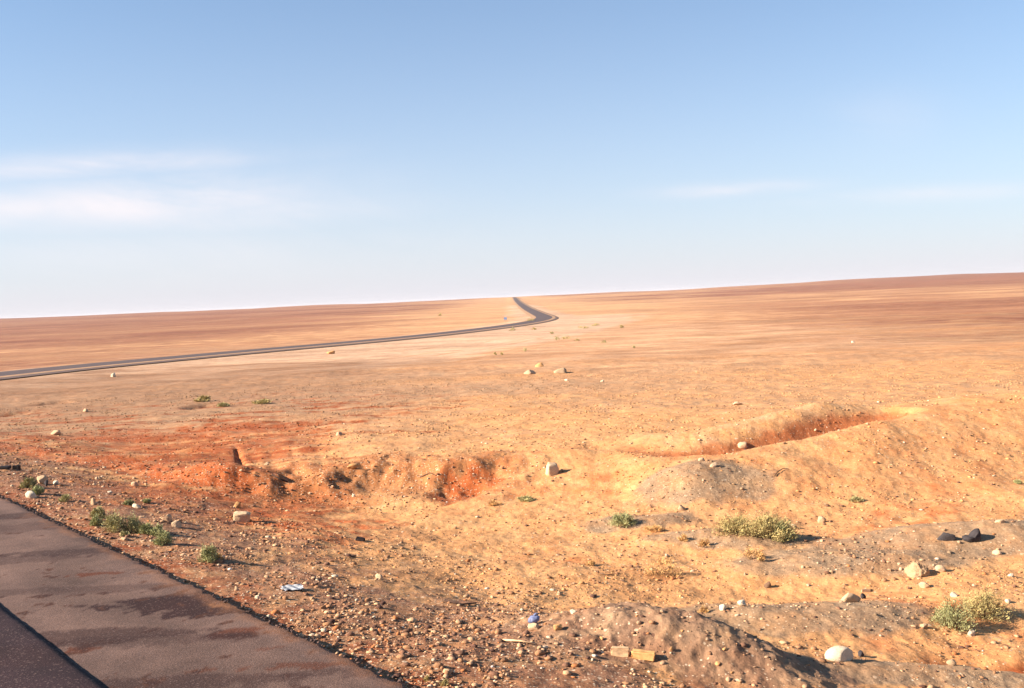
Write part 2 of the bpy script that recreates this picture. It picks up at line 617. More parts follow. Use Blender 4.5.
# ------------------------------------------------------------------ mesh helpers
def mesh_np(name, verts, faces, mats, smooth=True, colors=None, attrname='tone', fac=None, matidx=None):
    """faces: (n,k) int array with k=3 or 4"""
    me = bpy.data.meshes.new(name)
    nv = len(verts)
    nf, k = faces.shape
    me.vertices.add(nv)
    me.vertices.foreach_set('co', np.asarray(verts, np.float32).ravel())
    me.loops.add(nf * k)
    me.loops.foreach_set('vertex_index', faces.astype(np.int32).ravel())
    me.polygons.add(nf)
    me.polygons.foreach_set('loop_start', np.arange(0, nf * k, k, dtype=np.int32))
    me.polygons.foreach_set('loop_total', np.full(nf, k, np.int32))
    if matidx is not None:
        me.polygons.foreach_set('material_index', matidx.astype(np.int32))
    me.update(calc_edges=True)
    if smooth:
        me.polygons.foreach_set('use_smooth', np.ones(nf, bool))
    if colors is not None:
        ca = me.attributes.new(attrname, 'FLOAT_COLOR', 'POINT')
        c4 = np.ones((nv, 4), np.float32)
        c4[:, :3] = colors
        ca.data.foreach_set('color', c4.ravel())
    if fac is not None:
        fa = me.attributes.new(fac[0], 'FLOAT', 'POINT')
        fa.data.foreach_set('value', fac[1].astype(np.float32))
    for m in (mats if isinstance(mats, (list, tuple)) else [mats]):
        me.materials.append(m)
    return me


def link(name, data, parent=None):
    o = bpy.data.objects.new(name, data)
    COL.objects.link(o)
    if parent is not None:
        o.parent = parent
    return o


def tag(o, label=None, cat=None, group=None, kind=None):
    if label:
        o['label'] = label
    if cat:
        o['category'] = cat
    if group:
        o['group'] = group
    if kind:
        o['kind'] = kind
    return o


# ------------------------------------------------------------------ ground sheet
def az_cols():
    a = list(np.radians(np.arange(-30.5, 30.5001, 0.05)))
    right = []
    c = 30.5
    st = .07
    while c < 179.0:
        c += st
        st = min(st * 1.06, 2.0)
        right.append(min(c, 180.0))
    right = [v for v in right if v < 179.5]
    left = [-v for v in right[::-1]]
    return np.concatenate([np.radians(left), a, np.radians(right)])


def r_rows():
    r = [0.4]
    while r[-1] < 14000:
        x = r[-1]
        if x < 6.6:
            st = .25
        elif x < 60:
            st = min(max(x * x / 3900, .010), x * .0038)
        elif x < 400:
            st = x * .0065
        elif x < 4000:
            st = x * .012
        else:
            st = x * .06
        r.append(x + st)
    return np.array(r)


def soil_colour(x, y):
    r = np.hypot(x, y)
    az = np.arctan2(x, y)
    n = x.size
    C = np.empty((n, 3))
    ORANGE = np.array((.575, .298, .124))
    PALE = np.array((.57, .335, .170))
    TAN = np.array((.43, .242, .124))
    BROWN = np.array((.26, .108, .058))
    RED = np.array((.36, .092, .026))
    GREYC = np.array((.315, .205, .120))
    VERGE = np.array((.26, .125, .068))
    PALEG = np.array((.60, .415, .275))
    C[:] = TAN

    brk = np.where(r < 60, fbm(x, y, .45, 3, 170), np.where(r < 400, fbm(x, y, 7, 3, 173), fbm(x, y, 50, 3, 176)))

    def mx(mask, c):
        mask = np.clip(mask, 0, 1)
        mask = np.clip(mask + brk * 3.0 * mask * (1 - mask), 0, 1)[:, None]
        C[:] = C * (1 - mask) + c * mask
    warp = fbm(x, y, 9, 3, 80)
    w2 = fbm(x, y, 2.2, 3, 83)
    # orange cut ground close by, tan plain further
    mx(sst(42, 27, r + warp * 9), ORANGE)
    # mid-plain bands
    b1 = fbm(x * .45, y, 16, 4, 87)
    mx(sst(.05, .5, b1) * sst(30, 42, r) * .6, ORANGE * .96)
    mx(sst(-.02, -.5, b1) * sst(27, 40, r) * .65, np.array((.37, .225, .125)))
    # right plain a little more orange
    mx(sst(.0, .35, az) * sst(24, 34, r) * sst(90, 50, r) * .5, ORANGE * 1.02)
    b2 = fbm(x * .35, y, 60, 4, 91)
    mx(sst(.0, .45, b2) * sst(70, 120, r) * .7, PALE)
    # far brown desert pavement, with streaks
    farb = sst(80, 230, r + b2 * 60)
    side = np.clip(sst(.03, .30, az) + sst(-.02, -.16, az), 0, 1)
    mx(farb * side * .78, BROWN * 1.12)
    b3 = fbm(x * .3, y, 330, 4, 95)
    mx(farb * sst(-.05, .3, b3) * .8, BROWN * .82 * np.array([1.05, .95, .95]))
    mx(farb * sst(.05, .5, -b3) * .5, PALE)
    mx(sst(.18, .42, az) * sst(700, 1300, r + b2 * 200) * .85, BROWN * 1.0)
    mx(sst(.05, .4, b3 + .3 * b2) * sst(.05, .2, az) * sst(260, 420, r) * .6, BROWN * 1.2)
    mx(sst(-.12, -.3, az) * sst(300, 700, r + b2 * 100) * .5, BROWN * 1.1)
    # pale corridor of the climbing road
    hx = np.interp(y, HW[:, 1], HW[:, 0])
    mx(sst(150, 260, r) * sst(110, 25, np.abs(x - hx) + warp * 12) * .85, PALE * 1.06)
    for (bx, by, ba, bb) in ((575, 333, 30, 60), (545, 348, 22, 30), (470, 340, 40, 25)):
        cc = march_plain(bx, by)
        mx(gaussm(x + warp * 6, y + warp * 10, (cc, ba, bb, 1, 0), .8) * .8, PALE * np.array([1.0, 1.04, 1.15]))
    hm = (r > 50) & (r < 900)
    dd = np.full(n, 1e3)
    d0, _, sd_ = hw_dist(x[hm], y[hm])
    dd[hm] = d0
    wide = 9 + 8 * sst(-.30, .0, az)
    mx(sst(wide, wide * .45, dd + warp * 2) * .85, PALEG)
    # the broad graded apron between the highway and the plain
    pin = [(-40, 78), (0, 78), (150, 74), (280, 74), (400, 82), (480, 95), (550, 128), (600, 175), (640, 260), (660, 330)]
    rin = np.interp(az, [AZ(p_[0], 350) for p_ in pin], [p_[1] for p_ in pin])
    leg = HW[(HW[:, 1] > 40) & (np.hypot(HW[:, 0], HW[:, 1]) < 335)]
    laz_ = np.arctan2(leg[:, 0], leg[:, 1])
    o_ = np.argsort(laz_)
    rout = np.interp(az, laz_[o_], np.hypot(leg[:, 0], leg[:, 1])[o_]) + 60 * sst(.03, .05, az)
    apron = sst(rin * .90, rin * 1.06, r + warp * 5) * sst(rout + 25, rout + 4, r + warp * 4) * sst(AZ(665, 330), AZ(610, 330), az)
    mx(apron * .9, PALEG)
    for f_, w_, k_ in ((1.10, .010, .55), (1.17, .007, .5), (1.34, .008, .35), (.90, .009, .5), (.84, .007, .4)):
        tr_ = np.exp(-((r / rin - f_ - .02 * pn(x / 25, y / 25, 12)) / w_) ** 2)
        mx(tr_ * k_ * sst(rout, rout - 12, r) * sst(.10, .03, az) * sst(-.42, -.3, az), ORANGE * .82)
    # purple-tan gravel on the left plain this side of the highway
    lf = sst(-.02, -.20, az + warp * .03)
    mx(lf * sst(30, 40, r) * sst(110, 85, r) * .85, np.array((.34, .195, .108)))
    # red earth in front of it
    lf2 = sst(-.12, -.24, az + warp * .05)
    mx(lf2 * sst(15, 17, r) * sst(39, 33, r + w2 * 2) * sst(-.75, .15, fbm(x * .5, y, 3.5, 3, 163)) * .85, RED * .95)
    st_ = fbm(x * .28, y, 1.3, 3, 160)
    mx(sst(.02, -.20, az + warp * .03) * sst(22, 25, r) * sst(60, 40, r) * sst(.05, .45, st_) * .75, RED * .85)  # red streaks painted for the shade that the hummocks cast
    mx(sst(.0, -.25, az) * sst(22, 25, r) * sst(60, 40, r) * sst(.1, .5, -st_) * .5, TAN)
    near = r < 80
    xn, yn = x[near], y[near]
    q = xn * RN[0] + yn * RN[1] - EDGE
    s, amp, wid, lip = bankstuff(xn, yn)
    rn = r[near]
    an = az[near]
    Cn = C[near]

    bn = brk[near]

    def mn(mask, c):
        mask = np.clip(mask, 0, 1)
        mask = np.clip(mask + bn * 3.0 * mask * (1 - mask), 0, 1)[:, None]
        Cn[:] = Cn * (1 - mask) + c * mask
    wn = w2[near]
    # cut face of the bank shows the red earth, on the left most of all
    face = np.exp(-((s + .42) / .66) ** 4)
    mn(face * sst(-.10, -.26, an + wn * .05) * .85, RED)
    mn(face * sst(-.30, -.22, an) * sst(.04, -.04, an) * .95, np.array((.40, .165, .062)))
    mn(face * sst(-.1, .1, an) * .10, RED * 1.4)
    # red dug earth, with the shade of the trench put into its colour
    rr_, _ = polyridge(xn, yn, RW, .9)
    mn(sst(.04, .16, rr_) * .45, PALE * .92)  # ridge face paled, its sunlit look put into the soil colour
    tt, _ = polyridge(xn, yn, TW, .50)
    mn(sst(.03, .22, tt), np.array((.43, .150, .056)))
    for k, ka in ((0, .35), (2, .9), (3, .85)):
        mn(gaussm(xn, yn, GWs[k], .7) * ka, RED * 1.0)
    for k in (4, 5, 6, 8):  # shade in the left plain's hollows painted as darker red
        mn(gaussm(xn, yn, GWs[k], .7) * .8, RED * .62)
    mn(gaussm(xn, yn, MW[10], .6) * .8, RED * 1.12)
    # patches of redder floor
    mn(sst(.15, .6, fbm(xn, yn, 3.0, 3, 99)) * sst(22, 18, rn) * .30, RED * 1.5)
    # grey gravel heaps
    g = 0
    for i in GREY:
        g = g + gaussm(xn + wn * .25, yn + wn * .12, MW[i], .75) * (1.25 if i != 2 else .7)
    mn(sst(.35, .8, g) * .88, GREYC)
    g1 = gaussm(xn + wn * .2, yn + wn * .1, MW[0], .5) + gaussm(xn, yn, MW[1], .5)
    mn(sst(.3, .6, g1) * .8, np.array((.27, .160, .095)))
    # verge of crushed stone along the asphalt
    vq = q + wn * .9 + warp[near] * .5
    mn(sst(3.9, 1.3, vq) * .85, VERGE)
    mn(sst(1.1, .3, q + wn * .2) * .4, RED * .8)
    C[near] = Cn
    # how stony
    stony = np.full(n, .22)
    stony = stony + .25 * sst(0, .5, fbm(x, y, 6, 3, 101))
    sn = stony[near]
    sn = sn * .8 + .6 * sst(4.2, 1.6, vq) + .5 * face * sst(.1, -.1, an) + .15 * sst(.35, .8, g) - .35 * sst(.3, .6, g1)
    stony[near] = np.clip(sn, 0.02, 2)
    # the sheet is darker towards the west
    C *= (1 - .08 * sst(-.10, -.45, az) * sst(15, 30, r))[:, None]
    return C, np.clip(stony, 0, 1.3)


def build_ground():
    az = az_cols()
    rr = r_rows()
    na, nr = len(az), len(rr)
    Rg, Ag = np.meshgrid(rr, az, indexing='ij')
    X = (Rg * np.sin(Ag)).ravel()
    Y = (Rg * np.cos(Ag)).ravel()
    Z = height(X, Y)
    # centre vertex closes the disc
    verts = np.stack([X, Y, Z], 1)
    C, st = soil_colour(X, Y)
    i = np.arange(nr - 1)[:, None] * na
    j = np.arange(na)[None, :]
    jn = (j + 1) % na
    f = np.stack([i + j, i + na + j, i + na + jn, i + jn], -1).reshape(-1, 4)
    f = f[:, ::-1]
    me = mesh_np('ground', verts, f, MAT_GROUND, True, C, 'soil', ('stony', st))
    fa = me.attributes.new('far', 'FLOAT', 'POINT')
    fa.data.foreach_set('value', sst(35, 90, Rg.ravel()).astype(np.float32))
    o = link('ground', me)
    tag(o, kind='structure')
    print('ground verts', len(verts), nr, na)
    return o


build_ground()


# ------------------------------------------------------------------ ray to ground (used to set things on the finished ground)
def on_ground(px, py):
    d = ray(px, py)
    t = np.exp(np.linspace(math.log(6), math.log(4500), 1100))
    P = CAM[None] + d[None] * t[:, None]
    h = height(P[:, 0], P[:, 1])
    k = int(np.argmax(P[:, 2] < h))
    if k == 0:
        k = len(t) - 1
    t2 = np.linspace(t[max(k - 1, 0)], t[k], 12)
    P = CAM[None] + d[None] * t2[:, None]
    h = height(P[:, 0], P[:, 1])
    k = int(np.argmax(P[:, 2] < h))
    p = P[k]
    return float(p[0]), float(p[1]), float(h[k]), float(np.hypot(p[0], p[1]))


def ppm(D):
    return D / F_PX


def hz(x, y):
    return float(height(np.array([x]), np.array([y]))[0])


# ------------------------------------------------------------------ roads
def strip_mesh(name, mat, u0, u1, lift, thick, ragged, stains, base, sfine):
    """sheet between the normal offsets u0..u1 (m from the camera foot) along the near road"""
    ul = np.concatenate([np.linspace(u0, u1, max(4, int((u1 - u0) / sfine)))])
    sl = [-200.0]
    while sl[-1] < 330:
        c = sl[-1]
        sl.append(c + (sfine if -4 < c < 26 else .5 if -20 < c < 60 else 3))
    sl = np.array(sl)
    S, U = np.meshgrid(sl, ul, indexing='ij')
    rag = ragged * (fbm(S[:, -1] * 1.0, S[:, -1] * 0 + 3.1, .9, 2, 120) * .35 + .8 * fbm(S[:, -1], S[:, -1] * 0, .17, 3, 125))
    k = sst(u1 - .35, u1, U)
    U2 = U + rag[:, None] * k
    X = S * RD[0] + U2 * RN[0]
    Y = S * RD[1] + U2 * RN[1]
    Z = road_z(X, Y) + lift + .006 * fbm(X, Y, 1.5, 2, 130)
    Z = Z - .018 * sst(u1 - .10, u1, U)
    n0, n1 = S.shape
    verts = np.stack([X.ravel(), Y.ravel(), Z.ravel()], 1)
    i = np.arange(n0 - 1)[:, None] * n1
    j = np.arange(n1 - 1)[None, :]
    f = np.stack([i + j, i + j + 1, i + n1 + j + 1, i + n1 + j], -1).reshape(-1, 4)
    # flip if needed so that normals point up
    a, b_, c = verts[f[0, 0]], verts[f[0, 1]], verts[f[0, 2]]
    if np.cross(b_ - a, c - b_)[2] < 0:
        f = f[:, ::-1]
    # side faces down to the bed
    for jj, sgn in ((n1 - 1, 1), (0, -1)):
        top = np.arange(n0) * n1 + jj
        low = verts[top].copy()
        low[:, 2] -= thick
        low[:, 0] += RN[0] * .02 * sgn
        low[:, 1] += RN[1] * .02 * sgn
        off = len(verts)
        verts = np.vstack([verts, low])
        lo = off + np.arange(n0)
        sf = np.stack([top[:-1], top[1:], lo[1:], lo[:-1]], 1)
        a, b_, c = verts[sf[0, 0]], verts[sf[0, 1]], verts[sf[0, 2]]
        nn = np.cross(b_ - a, c - b_)
        if (nn[0] * RN[0] + nn[1] * RN[1]) * sgn < 0:
            sf = sf[:, ::-1]
        f = np.vstack([f, sf])
    x, y = verts[:, 0], verts[:, 1]
    C = np.empty((len(verts), 3))
    C[:] = base
    w1 = fbm(x, y, .9, 4, 140)
    w2_ = fbm(x, y, .25, 3, 144)
    w3_ = fbm(x, y, .08, 2, 149)
    broad = fbm(x * RD[0] + y * RD[1], (x * RN[0] + y * RN[1]) * 2.2, 2.4, 4, 147)
    C *= (.95 + .34 * broad + .14 * w2_)[:, None]
    for (px, py, a_, b2, ang, tone, amt) in stains:
        c = W(px, py, 0)
        m = (c, a_, b2, 1, math.radians(ang))
        g = gaussm(x + w1 * .12, y + w2_ * .06, m, .8)
        g = sst(.26, .52, g + .42 * w2_ + .28 * w1 + .16 * w3_) * min(1, amt * 1.15)
        C = C * (1 - g[:, None]) + np.array(tone) * g[:, None]
    # sand blown over the outer edge
    if ragged > .02:
        qn = x * RN[0] + y * RN[1] - u1
        g = sst(-.22, -.0, qn + .16 * w1 + .10 * w2_) * .55
        C = C * (1 - g[:, None]) + np.array((.20, .09, .045)) * g[:, None]
    me = mesh_np(name, verts, f, mat, True, C, 'tone')
    o = link(name, me)
    tag(o, kind='structure')
    return o


DARKST = (.030, .013, .011)
BRN = (.085, .026, .012)
STAINS = [
    (190, 603, .85, .24, -4, DARKST, 1.0), (160, 600, .5, .10, 0, DARKST, .9), (232, 594, .40, .26, 30, DARKST, 1.0), (205, 612, .5, .12, 0, DARKST, .9),
    (75, 552, .85, .16, -3, DARKST, .55), (103, 573, .26, .06, 0, BRN, .8), (232, 632, .28, .09, 10, BRN, .75),
    (84, 649, .16, .05, 0, BRN, .8), (25, 527, .8, .3, 0, DARKST, .4), (150, 640, .9, .14, 0, DARKST, .35),
    (205, 682, .8, .15, 0, DARKST, .5), (290, 666, .5, .07, 0, BRN, .6), (271, 648, .12, .03, 0, BRN, .5),
    (245, 603, .22, .10, 0, (.20, .09, .04), .95), (100, 636, 1.0, .20, -3, DARKST, .6), (60, 590, 1.2, .12, 0, DARKST, .35), (330, 672, .4, .08, 0, DARKST, .4), (20, 515, .5, .2, 0, DARKST, .5), (0, 560, .9, .2, 0, DARKST, .4),
]
strip_mesh('road_shoulder', MAT_SHOULDER, SEAM - .04, EDGE, -.004, .16, .045, STAINS, (.122, .074, .058), .035)
strip_mesh('road', MAT_LANE, SEAM - 9.2, SEAM, .036, .07, .008, [(20, 660, 1.2, .2, 0, DARKST, .3)], (.034, .018, .020), .06)


def highway():
    d = np.gradient(HW, axis=0)
    d /= np.linalg.norm(d, axis=1)[:, None]
    nrm = np.stack([d[:, 1], -d[:, 0]], 1)      # right-hand side
    offs = [-5.0, -4.0, -3.0, 0, 3.0, 4.1, 5.1]
    lift = [-.10, .0, .04, .10, .04, .0, -.10]
    mi = [1, 1, 0, 0, 1, 2]
    V = []
    rr = np.hypot(HW[:, 0], HW[:, 1])
    ex = np.clip((rr - 250) / 2500, 0, 1) * .9
    for o_, l in zip(offs, lift):
        V.append(np.stack([HW[:, 0] + nrm[:, 0] * o_, HW[:, 1] + nrm[:, 1] * o_, HWZ + .06 + l + ex], 1))
    V = np.stack(V, 1)
    n0, n1 = V.shape[:2]
    verts = V.reshape(-1, 3)
    i = np.arange(n0 - 1)[:, None] * n1
    j = np.arange(n1 - 1)[None, :]
    f = np.stack([i + j, i + j + 1, i + n1 + j + 1, i + n1 + j], -1).reshape(-1, 4)
    matidx = np.tile(np.array(mi), n0 - 1)
    a, b_, c = verts[f[0, 0]], verts[f[0, 1]], verts[f[0, 2]]
    if np.cross(b_ - a, c - b_)[2] < 0:
        f = f[:, ::-1]
    me = mesh_np('highway', verts, f, [MAT_HW, MAT_HW_PALE, MAT_HW_OUTER], False, matidx=matidx)
    tag(link('highway', me), kind='structure')


highway()


# ------------------------------------------------------------------ stones
def ico():
    t = (1 + 5 ** .5) / 2
    v = np.array([(-1, t, 0), (1, t, 0), (-1, -t, 0), (1, -t, 0), (0, -1, t), (0, 1, t), (0, -1, -t), (0, 1, -t), (t, 0, -1), (t, 0, 1), (-t, 0, -1), (-t, 0, 1)], float)
    v /= np.linalg.norm(v[0])
    f = np.array([(0, 11, 5), (0, 5, 1), (0, 1, 7), (0, 7, 10), (0, 10, 11), (1, 5, 9), (5, 11, 4), (11, 10, 2), (10, 7, 6), (7, 1, 8), (3, 9, 4), (3, 4, 2), (3, 2, 6), (3, 6, 8), (3, 8, 9), (4, 9, 5), (2, 4, 11), (6, 2, 10), (8, 6, 7), (9, 8, 1)])
    return v, f


def subdiv(v, f):
    cache = {}
    v = list(map(tuple, v))
    nf = []

    def mid(a, b):
        k = (min(a, b), max(a, b))
        if k not in cache:
            m = (np.array(v[a]) + np.array(v[b])) / 2
            m /= np.linalg.norm(m)
            v.append(tuple(m))
            cache[k] = len(v) - 1
        return cache[k]
    for a, b, c in f:
        ab, bc, ca = mid(a, b), mid(b, c), mid(c, a)
        nf += [(a, ab, ca), (b, bc, ab), (c, ca, bc), (ab, bc, ca)]
    return np.array(v), np.array(nf)


ICO0 = ico()
ICO1 = subdiv(*ICO0)
ICO2 = subdiv(*ICO1)
ICO3 = subdiv(*ICO2)


def rock_verts(seed, level=2, facets=15, rough=.045, blocky=.0):
    """a stone: a ball cut by random planes, then roughened"""
    g = np.random.default_rng(seed)
    v, f = (ICO0, ICO1, ICO2, ICO3)[level]
    v = v.copy()
    for _ in range(facets):
        n = g.normal(size=3)
        n /= np.linalg.norm(n)
        d = g.uniform(.42, .78)
        k = v @ n
        over = np.clip(k - d, 0, None)
        v = v - over[:, None] * n[None] * .92
    if blocky:
        v = np.sign(v) * np.abs(v) ** (1 - blocky)
    v = v * (1 + rough * g.normal(size=(len(v), 1)))
    v[:, 2] = np.maximum(v[:, 2], -.45)
    s = (v.max(0) - v.min(0)) / 2
    v = v / s
    v[:, 2] -= v[:, 2].min()
    return v, f     # spans +-1 in x and y, 0..2 in z


def rock_mesh(name, seed, mat, level=2, **kw):
    v, f = rock_verts(seed, level, **kw)
    return mesh_np(name, v, f, mat, False)


def rock(px, py, wpx, hpx, mat, label, seed, name='rock', cat='rock', depth=.8, rz=None, level=2, sink=.12, group=None, **kw):
    """a stone whose foot is seen at px,py, wpx wide and hpx high in the photograph"""
    x, y, z, D = on_ground(px, py)
    m = ppm(D)
    me = rock_mesh(name, seed, mat, level, **kw)
    o = link(name, me)
    w = wpx * m / 2
    h = hpx * m / 2 * 1.05
    o.location = (x, y + w * depth * .5, z - h * 2 * sink)
    o.scale = (w, w * depth, h * (1 + sink))
    o.rotation_euler = (0, 0, random.uniform(-.3, .3) if rz is None else rz)
    tag(o, label, cat, group)
    return o


# named stones, each told apart by its look or its neighbours
rock(841, 660, 29, 11, MAT_WHITE, 'smooth white oval boulder, the whitest stone in the lower right corner', 3, facets=4, rough=.02, level=3, depth=.62, rz=.1)
rock(861, 657, 6, 5, MAT_DARK, 'small black lump added for the shade at the right end of the smooth white oval boulder', 4)  # dark stone put where the boulder's right end lies in shade
rock(241, 522, 17, 9, MAT_PALE, 'squarish cream block of stone at the foot of the red bank on the left', 5, blocky=.45, rough=.03, level=3, rz=.2)
rock(237, 508, 8, 6, MAT_ORANGE, 'small orange stone just above the squarish cream block', 6)
rock(551, 475, 14, 12, MAT_PALE, 'upright cream boulder standing alone on the smooth slope at middle', 19, blocky=.12, facets=11)
rock(30, 498, 11, 6, MAT_WHITE, 'rounded white stone beside the asphalt edge at far left', 8, facets=5)
rock(41, 484, 10, 7, MAT_PALE, 'pale angular stone with a dark hollow, upper left verge', 9)
rock(46, 486, 4, 5, MAT_DARK, 'tiny dark stone right of the pale angular verge stone', 10)
rock(56, 484, 5, 3, MAT_WHITE, 'small bright white chip on the upper left verge', 12, facets=5)
rock(852, 602, 22, 9, MAT_PALE, 'long pale tilted slab of stone above the white oval boulder', 13, depth=.45, rz=.35)
rock(864, 599, 5, 5, MAT_DARK, 'dark chip at the right tip of the long pale slab', 14)
rock(921, 577, 27, 14, MAT_GREY, 'large rough grey-cream rock, biggest stone left of the yellow-green bushes', 15, rough=.10, level=3)
rock(941, 572, 10, 6, MAT_PALE, 'small pale stone right of the large rough grey-cream rock', 16)
rock(926, 588, 10, 5, MAT_PALE, 'flat pale stone just below the large rough grey-cream rock', 17)
rock(955, 597, 7, 4, MAT_WHITE, 'round white pebble above the grey-green bush at right', 18, facets=4)
rock(972, 636, 7, 5, MAT_WHITE, 'white stone at the foot of the twin right-hand bushes', 19)
rock(924, 628, 8, 4, MAT_PALE, 'flat cream pebble left of the grey-green bush at right', 20)
rock(998, 555, 8, 4, MAT_PALE, 'small cream stone below the black notched lump', 22)
rock(1012, 577, 5, 3, MAT_WHITE, 'white chip near the right frame edge above the bushes', 23)
rock(1008, 603, 5, 3, MAT_WHITE, 'white chip just above the yellow bush at the right frame edge', 24)
rock(953, 665, 9, 5, MAT_PALE, 'lowest pale pebble between white oval boulder and right frame edge', 25)
rock(380, 580, 8, 6, MAT_PALE, 'pinkish white pebble alone on the gravel right of the faded blue scrap', 26)
rock(534, 630, 13, 6, MAT_PALE, 'pale pinkish stone directly under the blue bundle', 27)
rock(557, 630, 9, 5, MAT_ORANGE, 'rusty orange stone to the right of the blue bundle', 28)
rock(573, 614, 7, 4, MAT_WHITE, 'small white stone on the crest of the grey heap', 29, facets=5)
rock(682, 511, 8, 6, MAT_PALE, 'pale stone at the foot of the round grey gravel mound', 30)
rock(737, 405, 10, 3, MAT_PALE, 'flat pale stone on the plain beyond the red trench', 31)
rock(743, 448, 10, 5, MAT_PALE, 'cream block on the lip of the red trench', 32, blocky=.4, rough=.03)
rock(714, 467, 8, 4, MAT_PALE, 'pale stone on the slope in front of the trench, right one of two', 33)
rock(702, 461, 6, 3, MAT_PALE, 'pale stone on the slope in front of the trench, left one of two', 34)
rock(529, 374, 13, 4, MAT_TAN, 'low tan outcrop on the mid plain, left of three', 35, sink=.5)
rock(539, 367, 10, 4, MAT_ORANGE, 'peaked orange outcrop on the mid plain, middle of three', 36, sink=.5)
rock(562, 373, 14, 5, MAT_PALE, 'sloping pale outcrop on the mid plain, right of three', 37, sink=.4)
rock(567, 381, 4, 2, MAT_WHITE, 'tiny white stone below the sloping pale outcrop', 38)
rock(602, 382, 4, 2, MAT_WHITE, 'tiny white stone right of the three plain outcrops', 39)
rock(113, 377, 5, 4, MAT_WHITE, 'white stone beside the highway at left', 40)
rock(331, 354, 8, 3, MAT_ORANGE, 'rusty stone heap beside the highway at centre left', 41)
rock(85, 412, 5, 3, MAT_PALE, 'pale pebble on the left plain below the highway', 42)
rock(54, 435, 9, 4, MAT_TAN, 'tan stone on the red ground at far left', 43)
rock(267, 465, 5, 3, MAT_PALE, 'pale chip right of the deep dark furrow', 44)
rock(352, 469, 12, 5, MAT_ORANGE, 'orange stone slab on the lip of the bank above the rubble gully', 45)
rock(339, 436, 7, 4, MAT_TAN, 'tan stone beside the dark hollow on the furrowed plain', 46)
rock(135, 486, 7, 4, MAT_TAN, 'tan stone on the red earth above the roadside bushes', 47)
rock(176, 527, 9, 6, MAT_PALE, 'pale rounded stone right of the row of roadside bushes', 48)
rock(167, 521, 10, 6, MAT_TAN, 'brown stone beside the pale rounded stone right of the row of bushes', 49)
rock(136, 508, 8, 4, MAT_WHITE, 'white stone among the green scraps above the roadside bushes', 50)
rock(93, 505, 5, 6, MAT_PALE, 'pale pointed stone behind the leftmost roadside bush', 51)
rock(853, 343, 3, 2, MAT_WHITE, 'tiny white stone far out on the right plain', 52)
rock(768, 588, 7, 6, MAT_BROWN, 'dark brown stone alone on the orange ground below the green bushes', 53)
rock(743, 606, 9, 5, MAT_WHITE, 'white stone above the flat grey patch, right of two', 54)
rock(724, 610, 7, 5, MAT_WHITE, 'white stone above the flat grey patch, left of two', 55)
rock(1001, 523, 9, 3, MAT_PALE, 'cream pebble on the grey band right of the dark lumps', 56)
rock(793, 528, 8, 4, MAT_PALE, 'pale stone behind the right end of the green bushes', 57)
rock(822, 523, 9, 6, MAT_PALE, 'pale angular stone right of the green bushes', 58)
rock(947, 541, 18, 8, MAT_DARK, 'flat charcoal rock, the left of two dark lumps at right', 60, depth=.5, rough=.05)


# dark lump with a notch in its top edge
def notched_lump():
    x, y, z, D = on_ground(974, 543)
    m = ppm(D)
    prof = [(-1, .45), (-.55, .62), (-.2, .42), (.15, .75), (.55, 1.25), (.85, 1.2), (1, .8), (.9, .15), (.45, -.1), (-.35, -.12), (-.85, .15)]
    prof = np.array(prof)
    lay = [(-1, .55), (-.7, .85), (0, 1), (.7, .85), (1, .55)]
    V = []
    g = np.random.default_rng(3)
    c = prof.mean(0)
    for t, k in lay:
        for p in prof:
            pp = c + (p - c) * k
            V.append((pp[0] + g.normal() * .03, t * .55 + g.normal() * .03, pp[1] + g.normal() * .02))
    n = len(prof)
    F = []
    for a in range(len(lay) - 1):
        for b in range(n):
            F.append((a * n + b, a * n + (b + 1) % n, (a + 1) * n + (b + 1) % n))
            F.append((a * n + b, (a + 1) * n + (b + 1) % n, (a + 1) * n + b))
    V.append((c[0], -.55, c[1]))
    V.append((c[0], .55, c[1]))
    for b in range(n):
        F.append((len(V) - 2, (b + 1) % n, b))
        o4 = (len(lay) - 1) * n
        F.append((len(V) - 1, o4 + b, o4 + (b + 1) % n))
    V = np.array(V) * np.array([9 * m, 9 * m, 9.5 * m])
    o = link('rock', mesh_np('notched_lump', V, np.array(F)[:, ::-1], MAT_DARK, False))
    o.location = (x, y + .08, z)
    o.rotation_euler = (0, 0, .1)
    tag(o, 'charcoal lump with a notched top, the right of two dark lumps at right', 'rock')


notched_lump()


# groups of smaller stones nobody could tell apart
STONES = [mesh for mesh in [rock_mesh('stone', 100 + i, mat, 1 if i % 2 else 2, facets=13, rough=.05)
                            for i, mat in enumerate([MAT_PALE, MAT_TAN, MAT_PALE, MAT_BROWN, MAT_ORANGE, MAT_TAN, MAT_WHITE, MAT_GREY, MAT_TAN, MAT_PALE])]]


def scatter_group(n, xr, yr, wlo, whi, label, group, weights, accept=None):
    k = 0
    tries = 0
    while k < n and tries < n * 20:
        tries += 1
        px = random.uniform(*xr)
        py = random.uniform(*yr)
        if accept and not accept(px, py):
            continue
        x, y, z, D = on_ground(px, py)
        if x * RN[0] + y * RN[1] - EDGE < .15:
            continue
        me = random.choices(STONES, weights)[0]
        w = random.uniform(wlo, whi) * .72 * ppm(D) / 2
        o = link('stone', me)
        o.location = (x, y, z - w * .25)
        o.scale = (w, w * random.uniform(.6, 1), w * random.uniform(.45, .8))
        o.rotation_euler = (random.uniform(-.3, .3), random.uniform(-.3, .3), random.uniform(0, 6.28))
        tag(o, label, 'stone', group)
        k += 1


